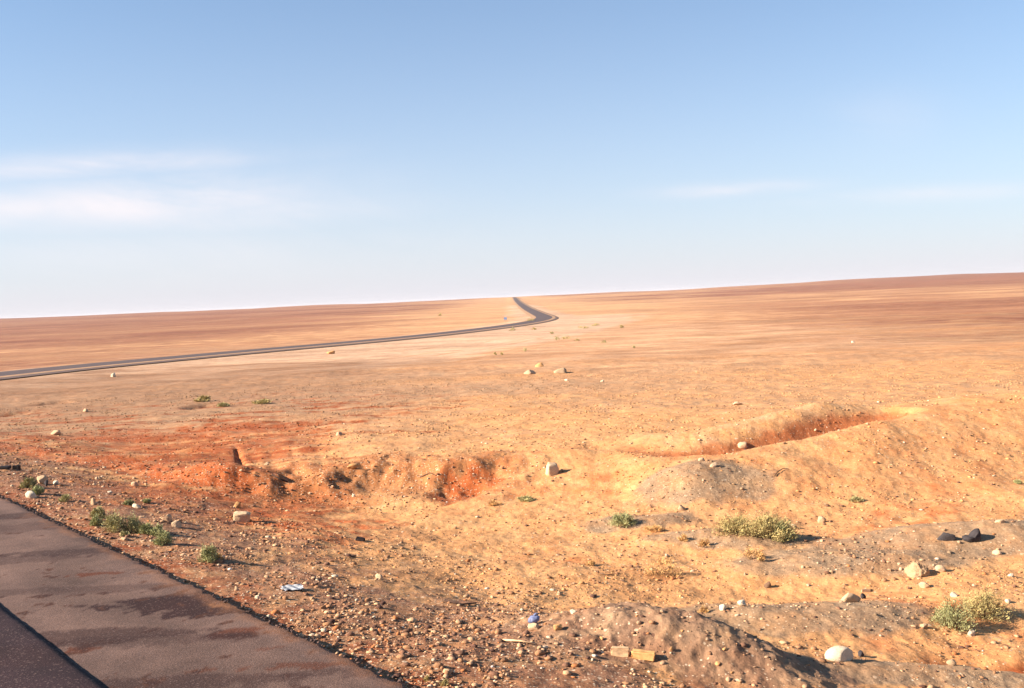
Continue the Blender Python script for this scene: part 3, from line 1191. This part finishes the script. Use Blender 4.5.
LIGHTW = [4, 2, 4, .6, 1.5, 2, 1.5, 2, 2, 4]
MIXW = [2, 3, 2, 3, 2, 3, .6, 2, 3, 2]
scatter_group(70, (60, 560), (515, 680), 3.5, 7.5, 'angular stone in the crushed gravel verge beside the asphalt', 'stones in the gravel verge beside the asphalt', MIXW, lambda a, b: b > 470 + .43 * a - 20 and b < 560 + .3 * a)
scatter_group(40, (120, 490), (462, 512), 2.5, 5.5, 'small stone on the cut red bank left of centre', 'stones on the cut red bank', MIXW)
scatter_group(45, (480, 1020), (540, 610), 3, 6, 'small pale stone on the open orange floor at right', 'stones on the orange floor at right', LIGHTW)
scatter_group(28, (480, 800), (600, 686), 4, 8, 'stone half sunk in the grey foreground heap', 'stones on the grey foreground heap', MIXW, lambda a, b: b > 600 + max(0, a - 640) * .45)
scatter_group(30, (600, 1020), (420, 520), 2.5, 5, 'small stone on the bright orange slope below the trench', 'stones on the bright orange slope', LIGHTW)
scatter_group(20, (0, 120), (470, 505), 3, 6, 'stone on the rubbly verge at the left frame edge', 'stones on the verge at the left edge', LIGHTW)


def gravel():
    """loose small stones past counting, one sheet of them"""
    V0, F0 = ICO0
    n = 62000
    # candidates over the visible floor, thinning outwards
    az = np.radians(rng.uniform(-34, 34, n * 3))
    u = rng.uniform(0, 1, n * 3)
    r = 6.5 * (40 / 6.5) ** (u ** 1.25)
    x = r * np.sin(az)
    y = r * np.cos(az)
    q = x * RN[0] + y * RN[1] - EDGE
    s, amp, wid, lip = bankstuff(x, y)
    clus = fbm(x, y, 1.6, 3, 150)
    p = .14 + .34 * np.clip(clus, -.4, 1)
    p += .42 * sst(4.6, 1.8, q + clus) * sst(-.55, .25, clus + .6 * pn(x / .45, y / .45, 33))
    p *= 1 - .85 * np.clip(gaussm(x, y, MW[0], .4) + gaussm(x, y, MW[1], .4), 0, 1)
    p *= sst(-.12, .4, q)
    p += .35 * np.exp(-((s + .45) / .5) ** 2) * sst(.1, -.1, az)
    p *= sst(50, 28, r)
    keep = (q > -.10) & (rng.uniform(0, 1, n * 3) < p)
    idx = np.nonzero(keep)[0][:n]
    # a few strays on the asphalt itself
    x, y, r, q = x[idx], y[idx], r[idx], q[idx]
    # crumbs of the broken asphalt edge
    ns = 1000
    sa = rng.uniform(4, 24, ns)
    qa = np.abs(rng.normal(0, .09, ns)) - .03
    xa = sa * RD[0] + (EDGE + qa) * RN[0]
    ya = sa * RD[1] + (EDGE + qa) * RN[1]
    # clods of the soil itself, out over the floor and the near plain
    nc = 90000
    azc = np.radians(rng.uniform(-32, 32, nc))
    rc = 9 * (62 / 9) ** rng.uniform(0, 1, nc)
    xc, yc = rc * np.sin(azc), rc * np.cos(azc)
    qc = xc * RN[0] + yc * RN[1] - EDGE
    kc = (qc > .6) & (rng.uniform(0, 1, nc) < .22 + .9 * np.clip(fbm(xc, yc, 2.4, 4, 190), -.2, .8))
    xc, yc, rc, qc = xc[kc], yc[kc], rc[kc], qc[kc]
    n1, n2, n3 = len(x), ns, len(xc)
    x = np.concatenate([x, xa, xc])
    y = np.concatenate([y, ya, yc])
    r = np.concatenate([r, np.hypot(xa, ya), rc])
    q = np.concatenate([q, qa, qc])
    n = len(x)
    z = np.where(q < .01, road_z(x, y) - .004, height(x, y))
    size = np.exp(rng.normal(0, .72, n)) * .0050 * (1 + .04 * r)
    size = np.clip(size, .003, .038)
    size *= np.where(q < 5, 1.15, 1)
    size[n1:n1 + n2] = rng.uniform(.006, .02, n2)
    size[n1 + n2:] = np.clip(np.exp(rng.normal(0, .5, n3)) * .00062 * r[n1 + n2:], .005, .045)
    V = V0[None] * (1 + rng.normal(0, .16, (n, 12, 1)))
    sc = np.stack([rng.uniform(.8, 1.4, n), rng.uniform(.6, 1.1, n), rng.uniform(.28, .68, n)], 1)
    V = V * sc[:, None, :]
    ang = rng.uniform(0, 2 * np.pi, n)
    c, s_ = np.cos(ang)[:, None], np.sin(ang)[:, None]
    X = V[:, :, 0] * c - V[:, :, 1] * s_
    Y = V[:, :, 0] * s_ + V[:, :, 1] * c
    V = np.stack([X, Y, V[:, :, 2]], 2) * size[:, None, None]
    V += np.stack([x, y, z + size * .2], 1)[:, None, :]
    F = (F0[None] + (np.arange(n) * 12)[:, None, None]).reshape(-1, 3)
    pal = np.array([(.58, .42, .28), (.45, .27, .15), (.34, .17, .085), (.20, .10, .06), (.54, .33, .18), (.11, .055, .038), (.68, .56, .44), (.42, .16, .06)])
    ch = rng.choice(len(pal), n, p=[.06, .20, .28, .23, .07, .09, .008, .062])
    col = pal[ch] * rng.uniform(.85, 1.12, (n, 1))
    col[n1:n1 + n2] = np.array((.075, .045, .036)) * rng.uniform(.6, 1.9, (n2, 1))
    sc_, _ = soil_colour(x[n1 + n2:], y[n1 + n2:])
    col[n1 + n2:] = sc_ * rng.uniform(.66, 1.05, (n3, 1))
    colv = np.repeat(col, 12, axis=0)
    me = mesh_np('gravel', V.reshape(-1, 3), F, MAT_GRAVEL, False, colv, 'tone')
    o = link('gravel', me)
    tag(o, 'loose small stones and chips strewn over the verge and desert floor', 'gravel', kind='stuff')
    print('gravel', n)


gravel()


# ------------------------------------------------------------------ shrubs
def tube(pts, r0, r1, sides=5):
    pts = [np.array(p, float) for p in pts]
    V, F = [], []
    for i, p in enumerate(pts):
        d = pts[min(i + 1, len(pts) - 1)] - pts[max(i - 1, 0)]
        d = d / (np.linalg.norm(d) + 1e-9)
        a = np.cross(d, (0, 0, 1) if abs(d[2]) < .9 else (1, 0, 0))
        a /= np.linalg.norm(a)
        b = np.cross(d, a)
        r = r0 + (r1 - r0) * i / (len(pts) - 1)
        for k in range(sides):
            t = 2 * math.pi * k / sides
            V.append(p + r * (math.cos(t) * a + math.sin(t) * b))
        if i:
            o = (i - 1) * sides
            for k in range(sides):
                k2 = (k + 1) % sides
                F.append((o + k, o + k2, o + sides + k2, o + sides + k))
    # caps as degenerate-free quads fans
    V.append(pts[0])
    V.append(pts[-1])
    n = len(V)
    for k in range(sides):
        k2 = (k + 1) % sides
        F.append((n - 2, k2, k, k))
        o = (len(pts) - 1) * sides
        F.append((n - 1, o + k, o + k2, o + k2))
    return V, F


def mesh_list(name, V, F, mat, smooth=True):
    me = bpy.data.meshes.new(name)
    FF = [tuple(dict.fromkeys(f)) for f in F]
    me.from_pydata([tuple(map(float, v)) for v in V], [], FF)
    me.update()
    if smooth:
        me.polygons.foreach_set('use_smooth', np.ones(len(me.polygons), bool))
    me.materials.append(mat)
    return me


def shrub(px, py, wpx, hpx, kind, label, seed, group=None, name='shrub', dens=1.0, loose=.25, depth=.8, leafpx=2.1, cat='shrub'):
    g = np.random.default_rng(seed)
    x, y, z, D = on_ground(px, py)
    m = ppm(D)
    w, h = wpx * m / 2 * 1.12, hpx * m
    root = link(name, None)
    root.location = (x, y + w * depth * .5, hz(x, y + w * depth * .5) - .01)
    tag(root, label, cat, group)
    # sprigs: each a bundle of leaf blades near the end of a twig from the base
    nsp = int((26 + wpx * 1.6) * dens)
    SV, SF = [], []
    P, C_ = [], []
    lobes = [(g.uniform(-.45, .45), g.uniform(-.4, .4), g.uniform(.7, 1.05)) for _ in range(5)]
    for i in range(nsp):
        th = g.uniform(0, 2 * math.pi)
        rr = math.sqrt(g.uniform(0, 1))
        ux, uy = rr * math.cos(th), rr * math.sin(th)
        lob = max(1 - 1.5 * math.hypot(ux - a, uy - b) for a, b, c in lobes)
        top = math.sqrt(max(0, 1 - rr ** 2.2)) * (.72 + .42 * max(lob, 0)) * g.uniform(.75, 1.1)
        zt = h * max(top, .12)
        tip = np.array([ux * w, uy * w * depth, zt])
        if i % 3 == 0:
            base = np.array([ux * w * .15, uy * w * .15 * depth, -.01])
            midp = base * .5 + tip * .5 + g.normal(size=3) * w * .04
            tv, tf = tube([base, midp, tip], .012 * w + .002, .003 * w + .0008, 4)
            o = len(SV)
            SV += tv
            SF += [tuple(a + o for a in f) for f in tf]
        for k in range(int(34 * dens)):
            t = g.uniform(.25, 1.0) ** .6
            c = tip * np.array([t, t, t]) + g.normal(size=3) * np.array([w, w * depth, h]) * loose * .42
            c[2] = max(c[2], .004)
            d = g.normal(size=3)
            d[2] = abs(d[2]) * 1.1 + .3
            d[:2] += np.array([ux, uy]) * .8
            d /= np.linalg.norm(d)
            P.append(c)
            C_.append(d)
    P = np.array(P)
    Dn = np.array(C_)
    n = len(P)
    L = leafpx * m * g.uniform(.6, 1.4, (n, 1))
    side = np.cross(Dn, g.normal(size=(n, 3)))
    side /= np.linalg.norm(side, axis=1)[:, None]
    wd = L * g.uniform(.16, .30, (n, 1))
    v0 = P - side * wd * .5
    v1 = P + side * wd * .5
    v2 = P + Dn * L + side * wd * .2
    v3 = P + Dn * L - side * wd * .2
    V = np.stack([v0, v1, v2, v3], 1).reshape(-1, 3)
    F = np.arange(n * 4).reshape(-1, 4)
    link('foliage', mesh_np('foliage', V, F, MAT_LEAF[kind], False), root)
    link('stem', mesh_list('stem', SV, SF, MAT_TWIG), root)
    return root


RG = 'row of roadside bushes'
shrub(97, 518, 12, 9, 'olive', 'small sage bush, upper one at the left end of the roadside row', 201, RG)
shrub(96, 526, 11, 9, 'grey', 'small grey-green bush, lower one at the left end of the roadside row', 202, RG)
shrub(113, 532, 21, 20, 'olive', 'largest bush of the roadside row, rounded and sage green', 203, RG)
shrub(132, 533, 19, 16, 'olive', 'second largest roadside bush, right beside the largest one', 204, RG)
shrub(145, 534, 14, 9, 'green', 'low dark bush in the shade between the roadside bushes', 205, RG)
shrub(156, 536, 11, 10, 'grey', 'pale bush near the right end of the roadside row', 206, RG)
shrub(162, 545, 17, 12, 'grey', 'low spreading bush at the right end of the roadside row', 207, RG)
shrub(207, 562, 18, 15, 'green', 'single fan shaped green bush standing apart right of the roadside row', 208)
shrub(218, 560, 8, 6, 'dry', 'tiny dry tuft right of the single fan shaped bush', 209, dens=.6)
shrub(124, 537, 9, 4, 'olive', 'tiny flat tuft in front of the largest roadside bush', 219, dens=.6)
shrub(27, 488, 13, 8, 'olive', 'dull green bush on the upper left verge above the white stone', 210)
shrub(36, 494, 10, 6, 'grey', 'small grey-green bush touching the rounded white stone at far left', 211)
shrub(64, 502, 12, 6, 'olive', 'thin olive tuft halfway between white stone and roadside row', 212, dens=.6)
shrub(623, 528, 26, 13, 'grey', 'flat mint green bush left of the grey gravel mound', 213)
shrub(738, 536, 44, 17, 'yellow', 'yellow-green cushion bush, left part of the central bush pair', 214)
shrub(771, 541, 52, 21, 'yellow', 'large yellow-green cushion bush, right part of the central bush pair', 215, dens=1.2)
shrub(786, 542, 22, 18, 'green', 'darker green bush at the right end of the central bush pair', 216)
shrub(755, 560, 18, 13, 'dry', 'thin dry tuft just below the central bush pair', 217, dens=.5)
shrub(762, 562, 8, 10, 'dry', 'upright straw tuft below the large yellow-green cushion bush', 218, dens=.5)
shrub(957, 632, 38, 26, 'grey', 'grey-green round bush, left one of the twin bushes at lower right', 220, dens=1.1)
shrub(988, 622, 46, 26, 'yellow', 'yellow-olive spreading bush, right one of the twin bushes at lower right', 221, dens=1.1)
shrub(655, 576, 26, 14, 'dry', 'sparse straw coloured tuft on the orange floor, left of two', 222, dens=.45, loose=.5)
shrub(673, 578, 20, 12, 'dry', 'sparse straw coloured tuft on the orange floor, right of two', 223, dens=.45, loose=.5)
shrub(664, 565, 16, 9, 'dry', 'small straw tuft behind the two sparse tufts on the orange floor', 224, dens=.4, loose=.5)
shrub(705, 548, 12, 8, 'dry', 'dry tuft on the low grey ridge left of the central bushes', 225, dens=.5)
shrub(684, 542, 10, 6, 'dry', 'tiny dry tuft at the left end of the low grey ridge', 226, dens=.5)
shrub(655, 532, 18, 6, 'dry', 'flat dry tuft right of the flat mint green bush', 227, dens=.5)
shrub(525, 502, 17, 5, 'olive', 'low dark tuft on the orange floor below the upright cream boulder', 228, dens=.7)
shrub(494, 506, 12, 4, 'dry', 'faint straw tuft left of the low dark tuft', 229, dens=.4)
shrub(592, 566, 11, 6, 'dry', 'small dry tuft alone left of the sparse straw tufts', 230, dens=.5)
shrub(704, 613, 9, 7, 'dry', 'thin dry tuft above the grey foreground heap', 231, dens=.5)
shrub(857, 502, 14, 4, 'olive', 'faint green tuft on the bright slope above the grey band', 232, dens=.5)
shrub(1018, 484, 6, 3, 'green', 'tiny green tuft at the right frame edge on the bright slope', 233, dens=.5)
shrub(128, 505, 9, 4, 'green', 'small dark green tuft on the red earth above the roadside row', 234, dens=.7)
shrub(146, 503, 7, 3, 'green', 'tiny green tuft on the red earth right of the white stone', 235, dens=.6)
shrub(427, 682, 7, 6, 'yellow', 'small green tuft beside the asphalt edge at the bottom frame edge', 236, dens=.5)
shrub(445, 686, 10, 6, 'yellow', 'low green tuft on the gravel at the bottom frame edge', 237, dens=.5)
shrub(202, 402, 14, 5, 'yellow', 'dull yellowish tuft on the small hump of the left plain', 238, dens=.6)
shrub(222, 407, 12, 3, 'olive', 'flat olive tuft right of the hump on the left plain', 239, dens=.6)
shrub(262, 404, 20, 3, 'yellow', 'long low yellowish tuft on the plain, furthest right of three', 240, dens=.6)
for i, (a, b, w_, h_) in enumerate([(513, 331, 6, 3), (531, 321.5, 8, 3), (534, 330, 5, 2), (557, 340, 6, 4), (567, 339, 10, 3), (583, 328.5, 12, 2), (525, 352, 6, 4), (495, 355, 3, 3),
                                    (502, 355, 3, 2.5), (604, 343, 5, 2.5), (622, 328, 4, 2.5), (577, 341, 5, 2), (634, 348, 3, 2), (440, 316, 4, 2.5), (596, 326, 8, 2), (552, 334, 4, 2)]):
    shrub(a, b, w_, h_, 'yellow' if i % 3 else 'olive', 'tiny far-off shrub on the pale ground beside the bend of the highway', 260 + i, 'far shrubs by the highway bend', dens=.35, leafpx=1.2)


# ------------------------------------------------------------------ litter and small things
def blob_bag():
    x, y, z, D = on_ground(534, 625)
    m = ppm(D)
    root = link('plastic_bag', None)
    root.location = (x, y + .03, z)
    v, f = ICO3
    v = v.copy()
    g = np.random.default_rng(9)
    crease = 0
    for k in range(7):
        n = g.normal(size=3)
        n /= np.linalg.norm(n)
        crease = crease + .045 * np.abs(np.sin((v @ n) * 5 + g.uniform(0, 6)))
    v = v * (1 - crease[:, None])
    v = v * np.array([7.2, 5.5, 5.2]) * m
    v[:, 0] += v[:, 2] * .35
    v[:, 2] += 4.6 * m
    v[:, 2] = np.maximum(v[:, 2], 0)
    link('bag', mesh_np('bag', v, f, MAT_BLUE, True), root)
    tv, tf = tube([(.5 * m, 0, 8.5 * m), (2.4 * m, .4 * m, 10.2 * m), (4.2 * m, 0, 10.4 * m)], 1.5 * m, .7 * m, 7)
    link('knot', mesh_list('knot', tv, tf, MAT_BLUE), root)
    tag(root, 'knotted blue plastic bundle lying above the left end of the grey heap', 'bag')


blob_bag()


def block(px, py, wpx, hpx, mat, label, rz, tilt, depth=.5, name='brick', cat='brick', seed=1):
    x, y, z, D = on_ground(px, py)
    m = ppm(D)
    g = np.random.default_rng(seed)
    w, d, h = wpx * m / 2, wpx * m / 2 * depth, hpx * m
    import bmesh
    bm = bmesh.new()
    bmesh.ops.create_cube(bm, size=1)
    for v in bm.verts:
        v.co = Vector((v.co.x * 2 * w * g.uniform(.94, 1.0), v.co.y * 2 * d * g.uniform(.9, 1), (v.co.z + .5) * h * g.uniform(.92, 1)))
    bmesh.ops.bevel(bm, geom=bm.edges[:], offset=min(w, h) * .12, segments=2, affect='EDGES')
    bmesh.ops.subdivide_edges(bm, edges=bm.edges[:], cuts=2, use_grid_fill=True)
    for v in bm.verts:
        v.co += Vector(g.normal(size=3)) * h * .025
    me = bpy.data.meshes.new(name)
    bm.to_mesh(me)
    bm.free()
    me.materials.append(mat)
    o = link(name, me)
    o.location = (x, y + d * .5, z - h * .15)
    o.rotation_euler = (0, tilt, rz)
    tag(o, label, cat)
    return o


block(620, 656, 19, 10, MAT_BRICK, 'pinkish tan brick on the grey heap, left of two laid end to end', -.10, .10, .45, seed=2)
block(643, 659, 24, 9, MAT_BRICK2, 'orange tan brick on the grey heap, right of two laid end to end', -.16, .12, .4, seed=3)
block(16, 470, 6, 5, MAT_BLACK, 'small black box shaped scrap at the upper left, right of two', .1, 0, .8, name='black_scrap', cat='scrap', seed=4)
block(4, 469, 9, 3, MAT_BLACK, 'flat black scrap at the left frame edge, left of two', .1, 0, .8, name='black_scrap', cat='scrap', seed=5)
block(360, 541, 9, 4, MAT_BLACK, 'small dark scrap alone on the orange ground below the rubble bank', -.2, .2, .5, name='dark_scrap', cat='scrap', seed=6)
block(866, 592, 9, 3, MAT_TAN, 'narrow tan stone chip right above the long pale slab', .1, .1, .3, name='stone_chip', cat='stone', seed=8)


def stick(pix, dz, r0, r1, mat, label, name, cat):
    """a stick through several ground points, dz lifts each"""
    base = None
    pts = []
    for (px, py), l in zip(pix, dz):
        x, y, z, D = on_ground(px, py)
        if base is None:
            base = (x, y, z)
        pts.append((x - base[0], y - base[1], z - base[2] + l))
    tv, tf = tube(pts, r0, r1, 6)
    o = link(name, mesh_list(name, tv, tf, mat))
    o.location = base
    tag(o, label, cat)
    return o


stick([(272, 477), (280, 481), (288, 483)], [.05, .04, .02], .013, .018, MAT_WOOD, 'short dark broken branch lying on the bank below the furrows', 'branch', 'branch')
stick([(775, 477), (778, 473), (783, 470), (789, 470)], [.02, .03, .03, .02], .009, .007, MAT_WOOD, 'thin dark curved twig on the bright slope above the grey mound', 'twig', 'twig')
stick([(503, 642), (520, 644), (537, 646)], [.02, .03, .02], .010, .007, MAT_BRICK, 'straight straw coloured stick on the rubble under the blue bundle', 'stick', 'stick')
stick([(600, 574), (607, 576), (614, 575)], [.01, .015, .01], .008, .006, MAT_TWIG, 'small brown twig left of the sparse straw tufts', 'twig', 'twig')
stick([(420, 478), (430, 474), (436, 476)], [.01, .03, .01], .012, .008, MAT_TWIG, 'small brown twig on the bank left of the red hollow', 'twig', 'twig')
stick([(445, 602), (462, 606), (476, 604)], [.02, .02, .01], .012, .008, MAT_WOOD, 'dark crooked stick on the gravel left of the blue bundle', 'stick', 'stick')


def scrap_sheet():
    x, y, z, D = on_ground(292, 590)
    m = ppm(D)
    n = 14
    V, F = [], []
    g = np.random.default_rng(12)
    ph = g.uniform(0, 6, 6)
    for t in (0, 1):
        for i in range(n):
            for j in range(n):
                u, v = i / (n - 1) * 2 - 1, j / (n - 1) * 2 - 1
                hh = .012 + .014 * abs(math.sin(u * 4 + ph[0] + v)) + .014 * abs(math.sin(v * 5 + ph[1] - u * 2))
                ed = 1 + .12 * math.sin(v * 7 + ph[2])
                V.append((u * 10 * m * ed, v * 8 * m * (1 + .1 * math.sin(u * 6)), hh - t * .003))
    for i in range(n - 1):
        for j in range(n - 1):
            a = i * n + j
            F.append((a, a + n, a + n + 1, a + 1))
            b = a + n * n
            F.append((b, b + 1, b + n + 1, b + n))
    for i in range(n - 1):
        for a, b in ((i, i + 1), ((n - 1) * n + i, (n - 1) * n + i + 1), (i * n, (i + 1) * n), (i * n + n - 1, (i + 1) * n + n - 1)):
            F.append((a, b, b + n * n, a + n * n))
    o = link('paper_scrap', mesh_list('paper_scrap', V, F, MAT_LBLUE))
    o.location = (x, y, z)
    o.rotation_euler = (.04, .02, .4)
    tag(o, 'faded pale blue crumpled scrap lying flat on the gravel verge', 'scrap')


scrap_sheet()


def road_sign():
    x, y, z, D = on_ground(505.5, 321.2)
    m = ppm(D)
    root = link('road_sign', None)
    root.location = (x, y, z)
    h = 1.7 * m
    for sx in (-.8, .8):
        tv, tf = tube([(sx * m, 0, -.1), (sx * m, 0, 2.0)], .06, .06, 6)
        link('post', mesh_list('post', tv, tf, MAT_METAL), root)
    w, t = 1.5 * m, .03
    z0, z1 = .55, .55 + 2.3 * m
    V = [(sx * w, -.10 + sy * t, zz) for zz in (z0, z1) for sx, sy in ((-1, -1), (1, -1), (1, 1), (-1, 1))]
    F = [(0, 1, 5, 4), (1, 2, 6, 5), (2, 3, 7, 6), (3, 0, 4, 7), (4, 5, 6, 7), (3, 2, 1, 0)]
    link('sign_panel', mesh_list('sign_panel', V, F, MAT_SIGN, False), root)
    tag(root, 'small far-off blue road sign left of the highway bend', 'road sign')


road_sign()

# ------------------------------------------------------------------ haze
def haze():
    x0, x1, y0, y1, z0, z1 = -15000, 15000, -15000, 15000, -80, 22
    V = [(x, y, z) for z in (z0, z1) for x, y in ((x0, y0), (x1, y0), (x1, y1), (x0, y1))]
    F = [(0, 1, 5, 4), (1, 2, 6, 5), (2, 3, 7, 6), (3, 0, 4, 7), (4, 5, 6, 7), (3, 2, 1, 0)]
    m = bpy.data.materials.new('haze')
    m.use_nodes = True
    nt = m.node_tree
    nt.nodes.clear()
    out = nt.nodes.new('ShaderNodeOutputMaterial')
    pv = nt.nodes.new('ShaderNodeVolumePrincipled')
    pv.inputs['Color'].default_value = (.86, .84, .88, 1)
    pv.inputs['Density'].default_value = .00006
    nt.links.new(pv.outputs[0], out.inputs['Volume'])
    me = mesh_list('haze', V, F, m, False)
    tag(link('haze', me), 'thin pale desert haze in the air', 'haze', kind='stuff')


haze()

# ------------------------------------------------------------------ light and sky
SUN_EL = math.radians(26)
TOWARD = math.radians(-12)       # light runs to the right and this much towards the camera
ld = Vector((math.cos(TOWARD) * math.cos(SUN_EL), -math.sin(TOWARD) * math.cos(SUN_EL), -math.sin(SUN_EL)))
sd = bpy.data.lights.new('sun', 'SUN')
sd.energy = 5.0
sd.angle = math.radians(.5)
sd.color = (1.0, .88, .74)
so = bpy.data.objects.new('sun', sd)
COL.objects.link(so)
so.rotation_euler = ld.to_track_quat('-Z', 'Y').to_euler()
so.location = (-50, 0, 40)

world = bpy.data.worlds.new('World')
scene.world = world
world.use_nodes = True
nt = world.node_tree
nt.nodes.clear()
L = nt.links
out = nt.nodes.new('ShaderNodeOutputWorld')
bg = nt.nodes.new('ShaderNodeBackground')
bg.inputs['Strength'].default_value = .0625
L.new(bg.outputs[0], out.inputs[0])
sky = nt.nodes.new('ShaderNodeTexSky')
sky.sky_type = 'NISHITA'
sky.sun_disc = False
sky.sun_elevation = SUN_EL
to_sun = -ld
sky.sun_rotation = math.atan2(to_sun.x, to_sun.y)
sky.altitude = 700
sky.air_density = 1.0
sky.dust_density = .7
sky.ozone_density = 1.6
tc = nt.nodes.new('ShaderNodeTexCoord')
sep = nt.nodes.new('ShaderNodeSeparateXYZ')
L.new(tc.outputs['Generated'], sep.inputs[0])
yy = math_(nt, 'MAXIMUM', sep.outputs[1], .05)
u = math_(nt, 'DIVIDE', sep.outputs[0], yy)
v = math_(nt, 'DIVIDE', sep.outputs[2], yy)
cv = N(nt, 'ShaderNodeCombineXYZ')
L.new(math_(nt, 'MULTIPLY', u, 1.0), cv.inputs[0])
L.new(math_(nt, 'MULTIPLY', math_(nt, 'MULTIPLY_ADD', u, .10, v), 4.6), cv.inputs[1])
wn = noise(nt, cv.outputs[0], 3.2, 7, .62, .6)
wisp = math_(nt, 'MULTIPLY', math_(nt, 'SUBTRACT', wn, .27), 2.6)


def gm(u0, v0, su, sv, k):
    a = math_(nt, 'DIVIDE', math_(nt, 'SUBTRACT', u, u0), su)
    b = math_(nt, 'DIVIDE', math_(nt, 'SUBTRACT', v, v0), sv)
    d = math_(nt, 'ADD', math_(nt, 'MULTIPLY', a, a), math_(nt, 'MULTIPLY', b, b))
    return math_(nt, 'MULTIPLY', math_(nt, 'EXPONENT', math_(nt, 'MULTIPLY', d, -1)), k)


mask = gm(-.41, .150, .15, .013, .95)
for t in ((-.36, .112, .17, .026, 1.0), (-.50, .11, .14, .02, .8), (-.25, .095, .14, .02, .6), (.23, .098, .07, .007, .8), (.42, .085, .12, .008, .5), (.38, .16, .06, .03, .12), (-.35, .06, .3, .03, .3)):
    mask = math_(nt, 'MAXIMUM', mask, gm(*t))
cl = math_(nt, 'MULTIPLY', mask, math_(nt, 'MINIMUM', math_(nt, 'MAXIMUM', wisp, 0), 1))
skc = mixc(nt, 'MULTIPLY', 1.0, sky.outputs[0], (.46, .81, .98))
# pale dust low over the desert
el = math_(nt, 'MAXIMUM', sep.outputs[2], 0)
dust = math_(nt, 'MULTIPLY', math_(nt, 'EXPONENT', math_(nt, 'MULTIPLY', el, -4.9)), .94)
skc = mixc(nt, 'MIX', dust, skc, (4.65, 4.38, 4.78))
skc = mixc(nt, 'MIX', cl, skc, (5.6, 5.2, 5.35))
L.new(skc, bg.inputs['Color'])

vs = scene.view_settings
vs.view_transform = 'Standard'
vs.look = 'None'
vs.gamma = 1
vs.exposure = 1.57
vs.use_curve_mapping = False
scene.cycles.use_denoising = True
scene.cycles.max_bounces = 5
scene.cycles.diffuse_bounces = 3
scene.cycles.volume_bounces = 0
